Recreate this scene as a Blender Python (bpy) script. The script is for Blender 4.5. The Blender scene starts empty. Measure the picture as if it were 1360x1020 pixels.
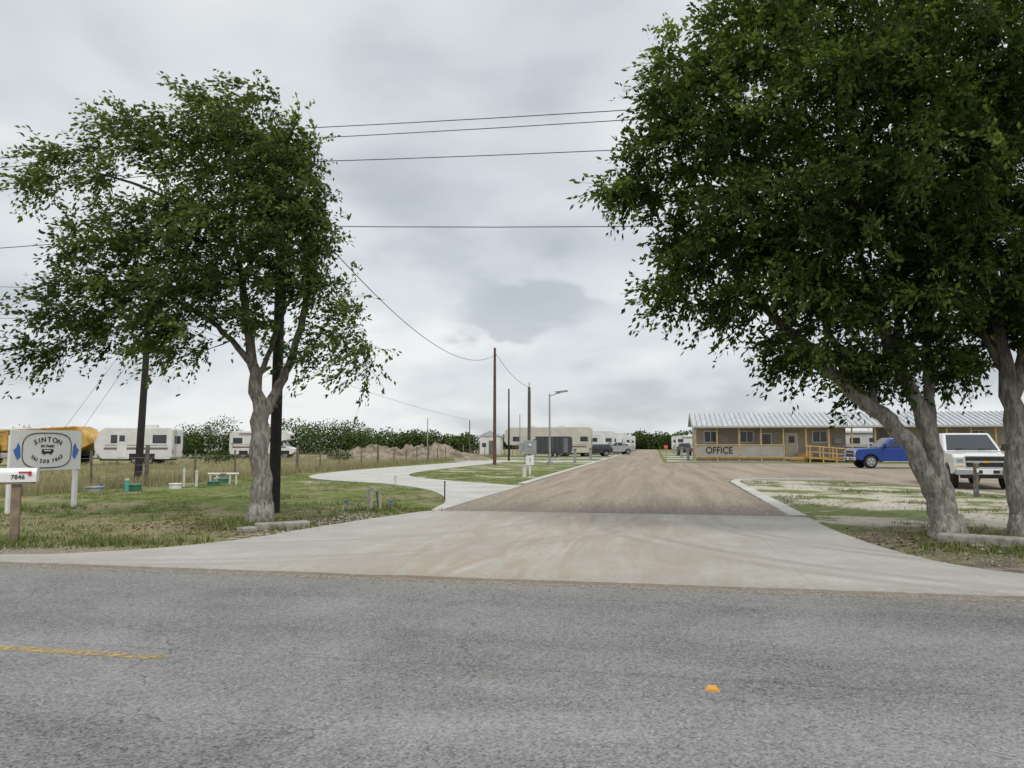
import bpy, bmesh, math, random
import numpy as np
from mathutils import Vector, Matrix
from mathutils import noise as mnoise

R = random.Random(11)
rng = np.random.default_rng(5)
scene = bpy.context.scene
COL = scene.collection
YAW = -math.radians(10.8)

# site frame: u runs along the highway, v runs up the park entrance road
def F(u, v):
    return (0.982*u + 0.187*v, 5.3 - 0.187*u + 0.982*v)

# ------------------------------------------------------------------ node helper
class NT:
    def __init__(s, tree):
        s.t = tree; s.n = tree.nodes; s.l = tree.links
    def new(s, typ, **kw):
        nd = s.n.new(typ)
        for k, v in kw.items(): setattr(nd, k, v)
        return nd
    def put(s, sock, val):
        if isinstance(val, bpy.types.NodeSocket): s.l.new(val, sock)
        elif val is not None:
            if isinstance(val, (tuple, list)) and len(val) == 3 and sock.type == 'RGBA': val = (*val, 1)
            sock.default_value = val
    def m(s, op, a, b=None, c=None, clamp=False):
        nd = s.new('ShaderNodeMath', operation=op, use_clamp=clamp)
        s.put(nd.inputs[0], a); s.put(nd.inputs[1], b); s.put(nd.inputs[2], c)
        return nd.outputs[0]
    def vm(s, op, a, b=None, scale=None):
        nd = s.new('ShaderNodeVectorMath', operation=op)
        s.put(nd.inputs[0], a); s.put(nd.inputs[1], b)
        if scale is not None: s.put(nd.inputs[3], scale)
        return nd.outputs['Value'] if op in ('DOT_PRODUCT', 'LENGTH', 'DISTANCE') else nd.outputs[0]
    def mix(s, f, a, b, blend='MIX'):
        nd = s.new('ShaderNodeMix', data_type='RGBA', blend_type=blend)
        s.put(nd.inputs[0], f); s.put(nd.inputs[6], a); s.put(nd.inputs[7], b)
        return nd.outputs[2]
    def noise(s, vec, scale, detail=4, rough=0.55, dist=0.0):
        nd = s.new('ShaderNodeTexNoise')
        s.put(nd.inputs['Vector'], vec)
        nd.inputs['Scale'].default_value = scale; nd.inputs['Detail'].default_value = detail
        nd.inputs['Roughness'].default_value = rough; nd.inputs['Distortion'].default_value = dist
        return nd.outputs[0]
    def vor(s, vec, scale, feature='F1', out='Distance'):
        nd = s.new('ShaderNodeTexVoronoi', feature=feature)
        s.put(nd.inputs['Vector'], vec); nd.inputs['Scale'].default_value = scale
        return nd.outputs[out]
    def sm(s, x, lo, hi, a=0.0, b=1.0):
        nd = s.new('ShaderNodeMapRange', interpolation_type='SMOOTHSTEP')
        s.put(nd.inputs[0], x); s.put(nd.inputs[1], lo); s.put(nd.inputs[2], hi)
        s.put(nd.inputs[3], a); s.put(nd.inputs[4], b)
        return nd.outputs[0]
    def pos(s): return s.new('ShaderNodeNewGeometry').outputs['Position']
    def uv(s):
        p = s.vm('SUBTRACT', s.pos(), (0, 5.3, 0))
        return s.vm('DOT_PRODUCT', p, (0.982, -0.187, 0)), s.vm('DOT_PRODUCT', p, (0.187, 0.982, 0))
    def comb(s, x, y, z=0.0):
        nd = s.new('ShaderNodeCombineXYZ'); s.put(nd.inputs[0], x); s.put(nd.inputs[1], y); s.put(nd.inputs[2], z)
        return nd.outputs[0]

def newmat(name):
    mt = bpy.data.materials.new(name); mt.use_nodes = True
    t = NT(mt.node_tree); b = mt.node_tree.nodes['Principled BSDF']
    return mt, t, b
def bump(t, b, h, strength=0.4, dist=0.01):
    nd = t.new('ShaderNodeBump'); nd.inputs['Strength'].default_value = strength
    nd.inputs['Distance'].default_value = dist
    t.put(nd.inputs['Height'], h); t.put(b.inputs['Normal'], nd.outputs[0])

def simple(name, col, rough=0.6, var=0.2, scale=3.0, metal=0.0, bmp=0.0, coat=0.0, bscale=40):
    mt, t, b = newmat(name)
    p = t.new('ShaderNodeTexCoord').outputs['Object']
    n = t.noise(p, scale, 3, 0.65)
    f = t.sm(n, 0.3, 0.7)
    c1 = tuple(c*(1-var) for c in col); c2 = tuple(min(1, c*(1+var*0.6)) for c in col)
    t.put(b.inputs['Base Color'], t.mix(f, c1, c2))
    b.inputs['Roughness'].default_value = rough; b.inputs['Metallic'].default_value = metal
    if coat: b.inputs['Coat Weight'].default_value = coat; b.inputs['Coat Roughness'].default_value = 0.08
    if bmp: bump(t, b, t.noise(p, bscale, 3), bmp, 0.01)
    return mt

# ------------------------------------------------------------------ materials
def mat_asphalt():
    mt, t, b = newmat('asphalt_worn')
    p = t.pos(); u, v = t.uv()
    cell = t.vor(p, 70, 'F1', 'Color')
    spk = t.vm('DOT_PRODUCT', cell, (0.33, 0.33, 0.33))
    spk2 = t.noise(p, 150, 1, 0.6)
    fine = t.noise(p, 22, 3, 0.7)
    mid = t.noise(p, 3.1, 4, 0.7)
    big = t.noise(p, 0.5, 3, 0.6, 0.8)
    streak = t.noise(t.comb(t.m('MULTIPLY', u, 0.16), t.m('MULTIPLY', v, 1.0)), 1.0, 3, 0.55, 0.5)
    val = t.m('ADD', 0.203, t.m('MULTIPLY', t.m('SUBTRACT', spk, 0.5), 0.28))
    val = t.m('ADD', val, t.m('MULTIPLY', t.m('SUBTRACT', spk2, 0.5), 0.16))
    val = t.m('ADD', val, t.m('MULTIPLY', t.m('SUBTRACT', fine, 0.5), 0.16))
    val = t.m('ADD', val, t.m('MULTIPLY', t.m('SUBTRACT', mid, 0.5), 0.08))
    val = t.m('ADD', val, t.m('MULTIPLY', t.m('SUBTRACT', big, 0.5), 0.17))
    val = t.m('ADD', val, t.m('MULTIPLY', t.m('SUBTRACT', streak, 0.5), 0.15))
    for c, a in ((-2.55, 0.022), (-0.95, 0.02), (0.95, -0.022), (2.5, -0.014)):
        w = t.m('ABSOLUTE', t.m('SUBTRACT', v, c))
        val = t.m('ADD', val, t.sm(w, 0.0, 0.6, a, 0.0))
    nz = t.new('ShaderNodeTexNoise'); nz.inputs['Scale'].default_value = 2.2; nz.inputs['Detail'].default_value = 4
    t.put(nz.inputs['Vector'], p)
    wv = t.vm('ADD', p, t.vm('SCALE', nz.outputs[1], None, 0.8))
    ed = t.vor(wv, 0.34, 'DISTANCE_TO_EDGE')
    msk = t.sm(mid, 0.42, 0.56)
    crack = t.m('MULTIPLY', t.sm(ed, 0.0014, 0.005, 1.0, 0.0), msk)
    val = t.m('MULTIPLY', val, t.m('SUBTRACT', 1.0, t.m('MULTIPLY', crack, 0.42)))
    sj = t.m('ABSOLUTE', t.m('ADD', t.m('SUBTRACT', v, 0.22), t.m('MULTIPLY', t.m('SUBTRACT', mid, 0.5), 0.14)))
    val = t.m('MULTIPLY', val, t.sm(sj, 0.004, 0.03, 0.8, 1.0))
    # ravelled edge strip with a ragged inner margin
    er = t.m('ADD', v, t.m('MULTIPLY', t.m('SUBTRACT', mid, 0.5), 0.9))
    val = t.m('MULTIPLY', val, t.sm(er, 2.8, 2.95, 1.0, 0.92))
    dust = t.m('MULTIPLY', t.sm(v, 2.5, 3.5), t.sm(fine, 0.36, 0.62))
    col = t.mix(t.m('ADD', val, 0.0, clamp=True), (0, 0, 0), (1.0, 0.99, 0.965))
    col = t.mix(t.m('MULTIPLY', dust, 0.6), col, (0.31, 0.28, 0.235))
    t.put(b.inputs['Base Color'], col)
    b.inputs['Roughness'].default_value = 0.88
    bump(t, b, spk, 0.7, 0.007)
    return mt

def mat_concrete(name='concrete', base=(0.46, 0.445, 0.40), stains=True):
    mt, t, b = newmat(name)
    p = t.pos(); u, v = t.uv()
    n1 = t.noise(p, 0.7, 4, 0.65); n2 = t.noise(p, 9, 4, 0.7); n3 = t.noise(p, 60, 2, 0.7)
    col = t.mix(t.sm(n1, 0.3, 0.7), tuple(c*0.82 for c in base), tuple(c*1.1 for c in base))
    col = t.mix(t.sm(n2, 0.35, 0.75, 0, 0.4), col, (0.33, 0.30, 0.255))
    col = t.mix(t.sm(n3, 0.3, 0.7, 0, 0.25), col, (0.24, 0.225, 0.20))
    if stains:
        uu = t.m('ADD', u, t.m('MULTIPLY', t.m('SUBTRACT', n1, 0.5), 2.2))
        band = t.sm(t.m('ABSOLUTE', t.m('ADD', uu, 0.6)), 0.8, 4.6, 1.0, 0.0)
        st = t.noise(t.comb(t.m('MULTIPLY', u, 2.0), t.m('MULTIPLY', v, 0.30)), 1.0, 4, 0.65, 1.3)
        f = t.m('MULTIPLY', band, t.sm(st, 0.30, 0.68, 0.1, 0.95))
        col = t.mix(f, col, (0.345, 0.28, 0.21))
        for (cu, cv, rr, a) in ((-7.5, 12.0, (6.4, 8.1, 8.5), 0.34), (8.5, 11.5, (6.3, 6.7, 8.3, 8.8), 0.42)):
            d = t.m('SQRT', t.m('ADD', t.m('POWER', t.m('SUBTRACT', u, cu), 2.0), t.m('POWER', t.m('SUBTRACT', v, cv), 2.0)))
            for r0 in rr:
                k = t.sm(t.m('ABSOLUTE', t.m('SUBTRACT', d, r0)), 0.03, 0.2, a, 0.0)
                col = t.mix(t.m('MULTIPLY', k, t.sm(n1, 0.35, 0.6)), col, (0.22, 0.20, 0.175))
        lip = t.sm(v, 3.45, 4.3, 0.6, 0.0)
        col = t.mix(t.m('MULTIPLY', lip, t.sm(n2, 0.3, 0.6)), col, (0.28, 0.25, 0.205))
        edge = t.sm(v, 11.0, 12.3, 0.0, 0.6)
        col = t.mix(t.m('MULTIPLY', edge, t.sm(n2, 0.4, 0.6)), col, (0.24, 0.22, 0.19))
        for c in (-2.7, 2.7):
            j = t.sm(t.m('ABSOLUTE', t.m('SUBTRACT', u, c)), 0.004, 0.012, 0.3, 0.0)
            col = t.mix(j, col, (0.2, 0.18, 0.15))
    t.put(b.inputs['Base Color'], col)
    b.inputs['Roughness'].default_value = 0.85
    bump(t, b, n2, 0.25, 0.006)
    return mt

def mat_gravel(name='gravel_surface'):
    mt, t, b = newmat(name)
    p = t.pos(); u, v = t.uv()
    cell = t.vm('DOT_PRODUCT', t.vor(p, 24, 'F1', 'Color'), (0.33, 0.33, 0.33))
    cell2 = t.noise(p, 12, 3, 0.75)
    n1 = t.noise(p, 0.35, 4, 0.6); n2 = t.noise(p, 2.4, 4, 0.7)
    st = t.noise(t.comb(t.m('MULTIPLY', u, 1.3), t.m('MULTIPLY', v, 0.07)), 1.0, 4, 0.6, 0.8)
    col = t.mix(t.sm(st, 0.3, 0.7), (0.205, 0.165, 0.122), (0.345, 0.283, 0.212))
    col = t.mix(t.sm(n1, 0.35, 0.7, 0, 0.6), col, (0.285, 0.232, 0.172))
    col = t.mix(t.sm(n2, 0.5, 0.75, 0, 0.5), col, (0.39, 0.34, 0.27))
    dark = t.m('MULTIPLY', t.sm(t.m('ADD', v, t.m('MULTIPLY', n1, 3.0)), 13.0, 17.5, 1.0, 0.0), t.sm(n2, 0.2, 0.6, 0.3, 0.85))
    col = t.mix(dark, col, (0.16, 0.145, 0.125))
    val = t.m('ADD', 0.32, t.m('ADD', t.m('MULTIPLY', cell, 0.84), t.m('MULTIPLY', cell2, 0.60)))
    col = t.vm('SCALE', col, None, val)
    t.put(b.inputs['Base Color'], col)
    b.inputs['Roughness'].default_value = 0.95
    bump(t, b, cell, 0.9, 0.02)
    return mt

def mat_ground():
    mt, t, b = newmat('ground_grass_soil')
    p = t.pos(); u, v = t.uv()
    n1 = t.noise(p, 0.42, 4, 0.6, 0.5); n2 = t.noise(p, 3.5, 4, 0.7); n3 = t.noise(p, 26, 3, 0.75)
    green = t.mix(t.sm(n2, 0.3, 0.7), (0.095, 0.130, 0.032), (0.185, 0.215, 0.068))
    dry = t.mix(t.sm(n3, 0.3, 0.7), (0.20, 0.175, 0.095), (0.33, 0.29, 0.175))
    soil = t.mix(t.sm(n3, 0.3, 0.7), (0.17, 0.14, 0.105), (0.38, 0.335, 0.27))
    sand = t.mix(t.sm(n2, 0.3, 0.7), (0.38, 0.34, 0.27), (0.56, 0.52, 0.44))
    f = t.m('ADD', t.m('MULTIPLY', n1, 0.6), t.m('MULTIPLY', n2, 0.4))
    fv = t.m('ADD', f, t.sm(v, 5.5, 15.0, 0.095, 0.0))
    col = t.mix(t.sm(fv, 0.475, 0.585), green, dry)
    fld = t.sm(t.m('ADD', u, t.m('MULTIPLY', n2, 1.2)), -18.6, -17.6, 1.0, 0.0)
    col = t.mix(t.m('MULTIPLY', fld, 0.75), col, t.mix(t.sm(n1, 0.3, 0.7), (0.25, 0.225, 0.115), (0.34, 0.31, 0.19)))
    vv = t.m('ADD', v, t.m('MULTIPLY', t.m('SUBTRACT', n2, 0.5), 2.2))
    sh = t.sm(vv, 4.6, 5.5, 1.0, 0.0)
    ru = t.sm(t.m('ADD', u, t.m('MULTIPLY', n2, 0.5)), 3.0, 4.2)
    rv = t.sm(v, 33, 40, 1.0, 0.0)
    right = t.m('MULTIPLY', ru, rv)
    sfar = t.sm(t.m('ADD', v, t.m('MULTIPLY', n1, 5.0)), 10.5, 14.5)
    litter = t.mix(t.sm(n3, 0.38, 0.68), (0.075, 0.058, 0.042), (0.25, 0.215, 0.165))
    gp = t.sm(t.m('ADD', t.m('MULTIPLY', n1, 0.7), t.m('MULTIPLY', n2, 0.3)), 0.485, 0.53)
    rnear = t.mix(t.m('MULTIPLY', gp, 0.55), t.mix(t.sm(n2, 0.45, 0.65), litter, soil), t.mix(0.35, green, dry))
    rfar = t.mix(t.m('MULTIPLY', gp, 0.95), sand, green)
    col = t.mix(right, col, t.mix(sfar, rnear, rfar))
    isl = t.m('MULTIPLY', t.sm(u, -14.5, -13.0), t.sm(t.m('SUBTRACT', v, 22), -2, 2))
    isl = t.m('MULTIPLY', isl, t.sm(u, -4.0, -3.4, 1.0, 0.0))
    col = t.mix(t.m('MULTIPLY', isl, t.sm(n1, 0.52, 0.63, 0, 0.7)), col, sand)
    col = t.mix(sh, col, soil)
    for (cx, cy, r) in ((-5.0, 15.4, 2.0), (8.1, 13.0, 2.6), (-3.7, 15.9, 1.9)):
        d = t.vm('DISTANCE', p, (cx, cy, 0))
        d = t.m('ADD', d, t.m('MULTIPLY', t.m('SUBTRACT', n2, 0.5), 1.8))
        col = t.mix(t.sm(d, r*0.45, r, 0.85, 0.0), col, litter)
    val = t.m('ADD', 0.72, t.m('MULTIPLY', n3, 0.56))
    t.put(b.inputs['Base Color'], t.vm('SCALE', col, None, val))
    b.inputs['Roughness'].default_value = 1.0
    b.inputs['Specular IOR Level'].default_value = 0.1
    bump(t, b, n3, 0.9, 0.02)
    return mt

def mat_leaf(name, dark, light, hue, trans=0.35):
    mt, t, b = newmat(name)
    a = t.new('ShaderNodeAttribute', attribute_name='tint').outputs['Fac']
    col = t.mix(a, dark, light)
    col = t.mix(t.sm(a, 0.80, 1.0, 0, 0.7), col, hue)
    df = t.new('ShaderNodeBsdfDiffuse'); t.put(df.inputs[0], col)
    out = mt.node_tree.nodes['Material Output']
    mt.node_tree.nodes.remove(b)
    if trans:
        tr = t.new('ShaderNodeBsdfTranslucent'); t.put(tr.inputs[0], t.vm('MULTIPLY', col, (1.65, 1.6, 0.8)))
        mx = t.new('ShaderNodeMixShader'); mx.inputs[0].default_value = trans
        t.l.new(df.outputs[0], mx.inputs[1]); t.l.new(tr.outputs[0], mx.inputs[2])
        t.l.new(mx.outputs[0], out.inputs[0])
    else: t.l.new(df.outputs[0], out.inputs[0])
    return mt
def mat_blade(name, dark, light, hue): return mat_leaf(name, dark, light, hue, 0)

def mat_bark():
    mt, t, b = newmat('bark')
    p = t.pos()
    st = t.vm('MULTIPLY', p, (1, 1, 0.3))
    n = t.noise(st, 16, 4, 0.7); n2 = t.noise(p, 2.6, 4, 0.65)
    z = t.new('ShaderNodeSeparateXYZ'); t.put(z.inputs[0], p)
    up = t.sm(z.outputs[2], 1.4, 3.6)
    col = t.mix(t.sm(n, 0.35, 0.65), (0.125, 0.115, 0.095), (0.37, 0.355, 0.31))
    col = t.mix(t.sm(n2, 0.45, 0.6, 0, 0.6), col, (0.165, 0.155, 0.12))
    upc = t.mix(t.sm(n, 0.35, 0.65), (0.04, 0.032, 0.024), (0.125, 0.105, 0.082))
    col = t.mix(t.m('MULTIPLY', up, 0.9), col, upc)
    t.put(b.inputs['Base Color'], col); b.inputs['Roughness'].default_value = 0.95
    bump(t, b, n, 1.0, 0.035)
    return mt

def mat_metal_roof():
    mt, t, b = newmat('galvanised_roof')
    p = t.new('ShaderNodeTexCoord').outputs['Object']
    n2 = t.noise(t.vm('MULTIPLY', p, (3, 0.3, 1)), 2, 4)
    t.put(b.inputs['Base Color'], t.mix(t.sm(n2, 0.35, 0.7), (0.42, 0.44, 0.455), (0.56, 0.58, 0.59)))
    b.inputs['Roughness'].default_value = 0.5; b.inputs['Metallic'].default_value = 0.2
    return mt

def mat_siding():
    mt, t, b = newmat('panel_siding')
    p = t.new('ShaderNodeTexCoord').outputs['Object']
    sp = t.new('ShaderNodeSeparateXYZ'); t.put(sp.inputs[0], p)
    g = t.m('FRACT', t.m('MULTIPLY', sp.outputs[0], 4.9))
    gr = t.sm(t.m('ABSOLUTE', t.m('SUBTRACT', g, 0.5)), 0.44, 0.5)
    n = t.noise(p, 1.3, 4)
    col = t.mix(t.sm(n, 0.3, 0.7), (0.31, 0.29, 0.262), (0.38, 0.36, 0.325))
    col = t.mix(t.m('MULTIPLY', gr, 0.5), col, (0.17, 0.16, 0.15))
    t.put(b.inputs['Base Color'], col); b.inputs['Roughness'].default_value = 0.75
    return mt

M = {}
M['asphalt'] = mat_asphalt(); M['concrete'] = mat_concrete(); M['concrete2'] = mat_concrete('concrete_pale', (0.54, 0.525, 0.485), False)
M['gravel'] = mat_gravel(); M['ground'] = mat_ground(); M['bark'] = mat_bark()
M['leaf'] = mat_leaf('leaf_green', (0.026, 0.045, 0.014), (0.115, 0.168, 0.042), (0.21, 0.27, 0.075))
M['leaf2'] = mat_leaf('leaf_green_windswept', (0.034, 0.056, 0.019), (0.140, 0.190, 0.056), (0.24, 0.295, 0.10))
M['brush'] = mat_leaf('brush_leaf', (0.038, 0.062, 0.020), (0.118, 0.158, 0.052), (0.15, 0.19, 0.07), 0)
M['grass'] = mat_blade('grass_blade', (0.09, 0.125, 0.032), (0.21, 0.24, 0.08), (0.37, 0.33, 0.19))
M['drygrass'] = mat_blade('dry_grass_blade', (0.23, 0.21, 0.10), (0.44, 0.40, 0.24), (0.22, 0.26, 0.09))
M['roof'] = mat_metal_roof(); M['siding'] = mat_siding()
M['creosote'] = simple('creosote_wood', (0.022, 0.019, 0.017), 0.85, 0.4, 6, bmp=0.5)
M['polewood'] = simple('pole_wood', (0.13, 0.07, 0.045), 0.9, 0.3, 5, bmp=0.5)
M['polegrey'] = simple('weathered_pole_wood', (0.12, 0.105, 0.09), 0.9, 0.3, 5, bmp=0.5)
M['postwood'] = simple('post_wood', (0.27, 0.205, 0.14), 0.9, 0.3, 7, bmp=0.5)
M['fencewood'] = simple('fence_wood', (0.16, 0.135, 0.105), 0.9, 0.4, 5, bmp=0.5)
M['lumber'] = simple('treated_lumber', (0.53, 0.36, 0.14), 0.75, 0.25, 3)
M['white'] = simple('white_paint', (0.80, 0.80, 0.79), 0.5, 0.06, 2)
M['rvwhite'] = simple('rv_white', (0.70, 0.69, 0.67), 0.4, 0.12, 0.8)
M['rvtan'] = simple('rv_cream', (0.58, 0.54, 0.46), 0.45, 0.12, 0.8)
M['rvgrey'] = simple('rv_stripe_grey', (0.16, 0.15, 0.15), 0.4, 0.1)
M['rvbrown'] = simple('rv_stripe_brown', (0.17, 0.10, 0.07), 0.4, 0.1)
M['carwhite'] = simple('car_paint_white', (0.68, 0.68, 0.655), 0.3, 0.05, 1.5, coat=0.6)
M['carblue'] = simple('car_paint_blue', (0.004, 0.042, 0.25), 0.3, 0.05, 1.5, coat=0.35)
M['cardark'] = simple('car_paint_charcoal', (0.035, 0.038, 0.042), 0.3, 0.05, 1.5, coat=0.6)
M['carsilver'] = simple('car_paint_silver', (0.36, 0.37, 0.38), 0.3, 0.05, 1.5, coat=0.6)
M['glass'] = simple('tinted_glass', (0.018, 0.022, 0.026), 0.06, 0.1)
M['glass'].node_tree.nodes['Principled BSDF'].inputs['Specular IOR Level'].default_value = 0.8
M['black'] = simple('black_plastic', (0.02, 0.02, 0.02), 0.6, 0.2)
M['tyre'] = simple('tyre_rubber', (0.028, 0.027, 0.026), 0.85, 0.3, 8)
M['chrome'] = simple('chrome', (0.50, 0.51, 0.52), 0.28, 0.05, metal=0.9)
M['lamp'] = simple('lamp_lens', (0.60, 0.62, 0.62), 0.12, 0.05, coat=1)
M['red'] = simple('red_paint', (0.5, 0.035, 0.03), 0.45, 0.1)
M['amber'] = simple('amber_lens', (0.72, 0.34, 0.05), 0.4, 0.15)
M['galv'] = simple('galvanised_steel', (0.34, 0.35, 0.36), 0.5, 0.15, metal=0.3)
M['greybox'] = simple('utility_grey', (0.30, 0.31, 0.32), 0.55, 0.1)
M['pvc'] = simple('pvc_white', (0.66, 0.65, 0.60), 0.45, 0.12)
M['pvctan'] = simple('pvc_stained', (0.46, 0.41, 0.31), 0.6, 0.2)
M['green'] = simple('utility_green', (0.03, 0.14, 0.085), 0.5, 0.15)
M['teal'] = simple('pipe_teal', (0.10, 0.42, 0.36), 0.5, 0.15)
M['blue'] = simple('blue_paint', (0.06, 0.17, 0.58), 0.5, 0.15)
M['yellow'] = simple('machine_yellow', (0.52, 0.31, 0.07), 0.6, 0.45, 1.5)
M['wire'] = simple('wire_dark', (0.05, 0.05, 0.055), 0.6, 0.1)
M['dirt'] = simple('dirt_spoil', (0.26, 0.212, 0.152), 1.0, 0.5, 1.2, bmp=1.0, bscale=6)
M['stone'] = simple('stone_chips', (0.36, 0.325, 0.27), 0.95, 0.5, 30)
M['oldconc'] = simple('weathered_concrete', (0.33, 0.31, 0.27), 0.95, 0.35, 6, bmp=0.6)
M['screen'] = simple('window_pane', (0.05, 0.06, 0.07), 0.1, 0.1)

# ------------------------------------------------------------------ mesh helpers
def link(ob, parent=None):
    COL.objects.link(ob)
    if parent is not None: ob.parent = parent
    return ob
def empty(name, loc=(0, 0, 0), rz=0.0):
    e = bpy.data.objects.new(name, None); e.location = loc; e.rotation_euler = (0, 0, rz)
    e.empty_display_size = 0.3
    return link(e)
def mesh_ob(name, V, Fc, mat, parent=None, smooth=False):
    me = bpy.data.meshes.new(name); me.from_pydata([tuple(v) for v in V], [], [tuple(f) for f in Fc]); me.update()
    if mat is not None: me.materials.append(mat)
    if smooth: me.polygons.foreach_set('use_smooth', [True]*len(me.polygons))
    return link(bpy.data.objects.new(name, me), parent)
def bevelmod(ob, w, seg=2):
    if w:
        md = ob.modifiers.new('bevel', 'BEVEL'); md.width = w; md.segments = seg; md.limit_method = 'ANGLE'
        md.angle_limit = math.radians(35)
    return ob
def box(par, name, mat, c, s, bev=0.0, rz=0.0, ry=0.0, rx=0.0):
    x, y, z = s[0]/2, s[1]/2, s[2]/2
    V = [(-x,-y,-z),(x,-y,-z),(x,y,-z),(-x,y,-z),(-x,-y,z),(x,-y,z),(x,y,z),(-x,y,z)]
    Fc = [(0,3,2,1),(4,5,6,7),(0,1,5,4),(1,2,6,5),(2,3,7,6),(3,0,4,7)]
    ob = mesh_ob(name, V, Fc, M[mat], par); ob.location = c; ob.rotation_euler = (rx, ry, rz)
    return bevelmod(ob, bev)
def tubegeo(V, Fc, pts, rad, seg=8, caps=True, wob=0.0):
    pts = [Vector(p) for p in pts]; n = len(pts); base = len(V)
    ref = Vector((0.31, 0.95, 0.05))
    for i, p in enumerate(pts):
        d = (pts[min(i+1, n-1)] - pts[max(i-1, 0)])
        if d.length < 1e-6: d = Vector((0, 0, 1))
        d.normalize()
        a = d.cross(ref)
        if a.length < 0.05: a = d.cross(Vector((1, 0, 0)))
        a.normalize(); bb = d.cross(a)
        r = rad[i] if isinstance(rad, (list, tuple)) else rad
        for k in range(seg):
            th = 2*math.pi*k/seg
            rr = r*(1 + (wob*mnoise.noise(Vector((p.x*2+math.cos(th)*1.3, p.y*2+math.sin(th)*1.3, p.z*1.2))) if wob else 0))
            q = p + a*math.cos(th)*rr + bb*math.sin(th)*rr
            V.append((q.x, q.y, q.z))
    for i in range(n-1):
        for k in range(seg):
            k2 = (k+1) % seg
            Fc.append((base+i*seg+k, base+i*seg+k2, base+(i+1)*seg+k2, base+(i+1)*seg+k))
    if caps:
        Fc.append(tuple(base+k for k in range(seg))[::-1]); Fc.append(tuple(base+(n-1)*seg+k for k in range(seg)))
def tube(par, name, mat, pts, rad, seg=10, smooth=True):
    V, Fc = [], []; tubegeo(V, Fc, pts, rad, seg)
    ob = mesh_ob(name, V, Fc, M[mat], par, smooth)
    if smooth and hasattr(ob.data, 'set_sharp_from_angle'): ob.data.set_sharp_from_angle(angle=math.radians(50))
    return ob
def prism(par, name, mat, prof, y0, y1, bev=0.0, seg=2):
    """side profile (x,z) swept across y"""
    n = len(prof)
    V = [(x, y0, z) for x, z in prof] + [(x, y1, z) for x, z in prof]
    Fc = [tuple(range(n)), tuple(range(2*n-1, n-1, -1))]
    for i in range(n):
        j = (i+1) % n; Fc.append((i, i+n, j+n, j))
    ob = mesh_ob(name, V, Fc, M[mat], par)
    bm = bmesh.new(); bm.from_mesh(ob.data); bmesh.ops.recalc_face_normals(bm, faces=bm.faces[:]); bm.to_mesh(ob.data); bm.free()
    return bevelmod(ob, bev, seg)
def slab(name, mat, pts, top, depth=0.06, parent=None):
    n = len(pts)
    V = [(x, y, top) for x, y in pts] + [(x, y, top-depth) for x, y in pts]
    Fc = [tuple(range(n))]
    for i in range(n):
        j = (i+1) % n; Fc.append((i, i+n, j+n, j))
    ob = mesh_ob(name, V, Fc, mat, parent)
    bm = bmesh.new(); bm.from_mesh(ob.data)
    bmesh.ops.recalc_face_normals(bm, faces=bm.faces[:])
    tf = max(bm.faces, key=lambda f: len(f.verts))
    if tf.normal.z < 0: bmesh.ops.reverse_faces(bm, faces=bm.faces[:])
    bmesh.ops.triangulate(bm, faces=[f for f in bm.faces if len(f.verts) > 4])
    bm.to_mesh(ob.data); bm.free()
    return ob
def text(par, name, mat, body, loc, size, rx=90, rz=0, ext=0.004, sx=1.0):
    cu = bpy.data.curves.new(name, 'FONT'); cu.body = body; cu.size = size; cu.align_x = 'CENTER'; cu.align_y = 'CENTER'
    cu.extrude = ext; cu.offset = size*0.012
    cu.materials.append(M[mat])
    ob = bpy.data.objects.new(name, cu); ob.location = loc; ob.rotation_euler = (math.radians(rx), 0, math.radians(rz)); ob.scale = (sx, 1, 1)
    return link(ob, par)
def quads_mesh(name, V, mat, tint, parent=None, k=4):
    """V: (n,k,3)"""
    n = V.shape[0]
    me = bpy.data.meshes.new(name)
    me.vertices.add(n*k); me.vertices.foreach_set('co', V.astype(np.float32).ravel())
    me.loops.add(n*k); me.loops.foreach_set('vertex_index', np.arange(n*k, dtype=np.int32))
    me.polygons.add(n); me.polygons.foreach_set('loop_start', np.arange(0, n*k, k, dtype=np.int32))
    me.update(calc_edges=True)
    at = me.attributes.new('tint', 'FLOAT', 'FACE'); at.data.foreach_set('value', tint.astype(np.float32))
    me.materials.append(mat)
    return link(bpy.data.objects.new(name, me), parent)
def unit(a): return a/np.maximum(np.linalg.norm(a, axis=-1, keepdims=True), 1e-9)
def leaf_quads(P, D, L, W):
    n = len(P)
    S = unit(np.cross(D, unit(rng.normal(size=(n, 3)))))
    V = np.zeros((n, 4, 3))
    L = L[:, None]; W = W[:, None]
    V[:, 0] = P; V[:, 1] = P + D*L*0.45 + S*W*0.5; V[:, 2] = P + D*L; V[:, 3] = P + D*L*0.45 - S*W*0.5
    return V
def inpoly(P, poly):
    x, y = P[:, 0], P[:, 1]; r = np.zeros(len(P), bool); n = len(poly)
    for i in range(n):
        x1, y1 = poly[i]; x2, y2 = poly[(i+1) % n]
        c = ((y1 > y) != (y2 > y)) & (x < (x2-x1)*(y-y1)/((y2-y1) if abs(y2-y1) > 1e-9 else 1e-9) + x1)
        r ^= c
    return r
def wig(pts, step, amp, seed=0.0):
    out = []; n = len(pts)
    for i in range(n):
        a = Vector(pts[i]); b = Vector(pts[(i+1) % n]); k = max(1, min(400, int((b-a).length/step)))
        for j in range(k):
            p = a.lerp(b, j/k)
            q = mnoise.noise_vector(Vector((p.x*1.7+seed, p.y*1.7, 3.1)))
            out.append((p.x+q.x*amp, p.y+q.y*amp))
    return out
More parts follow.
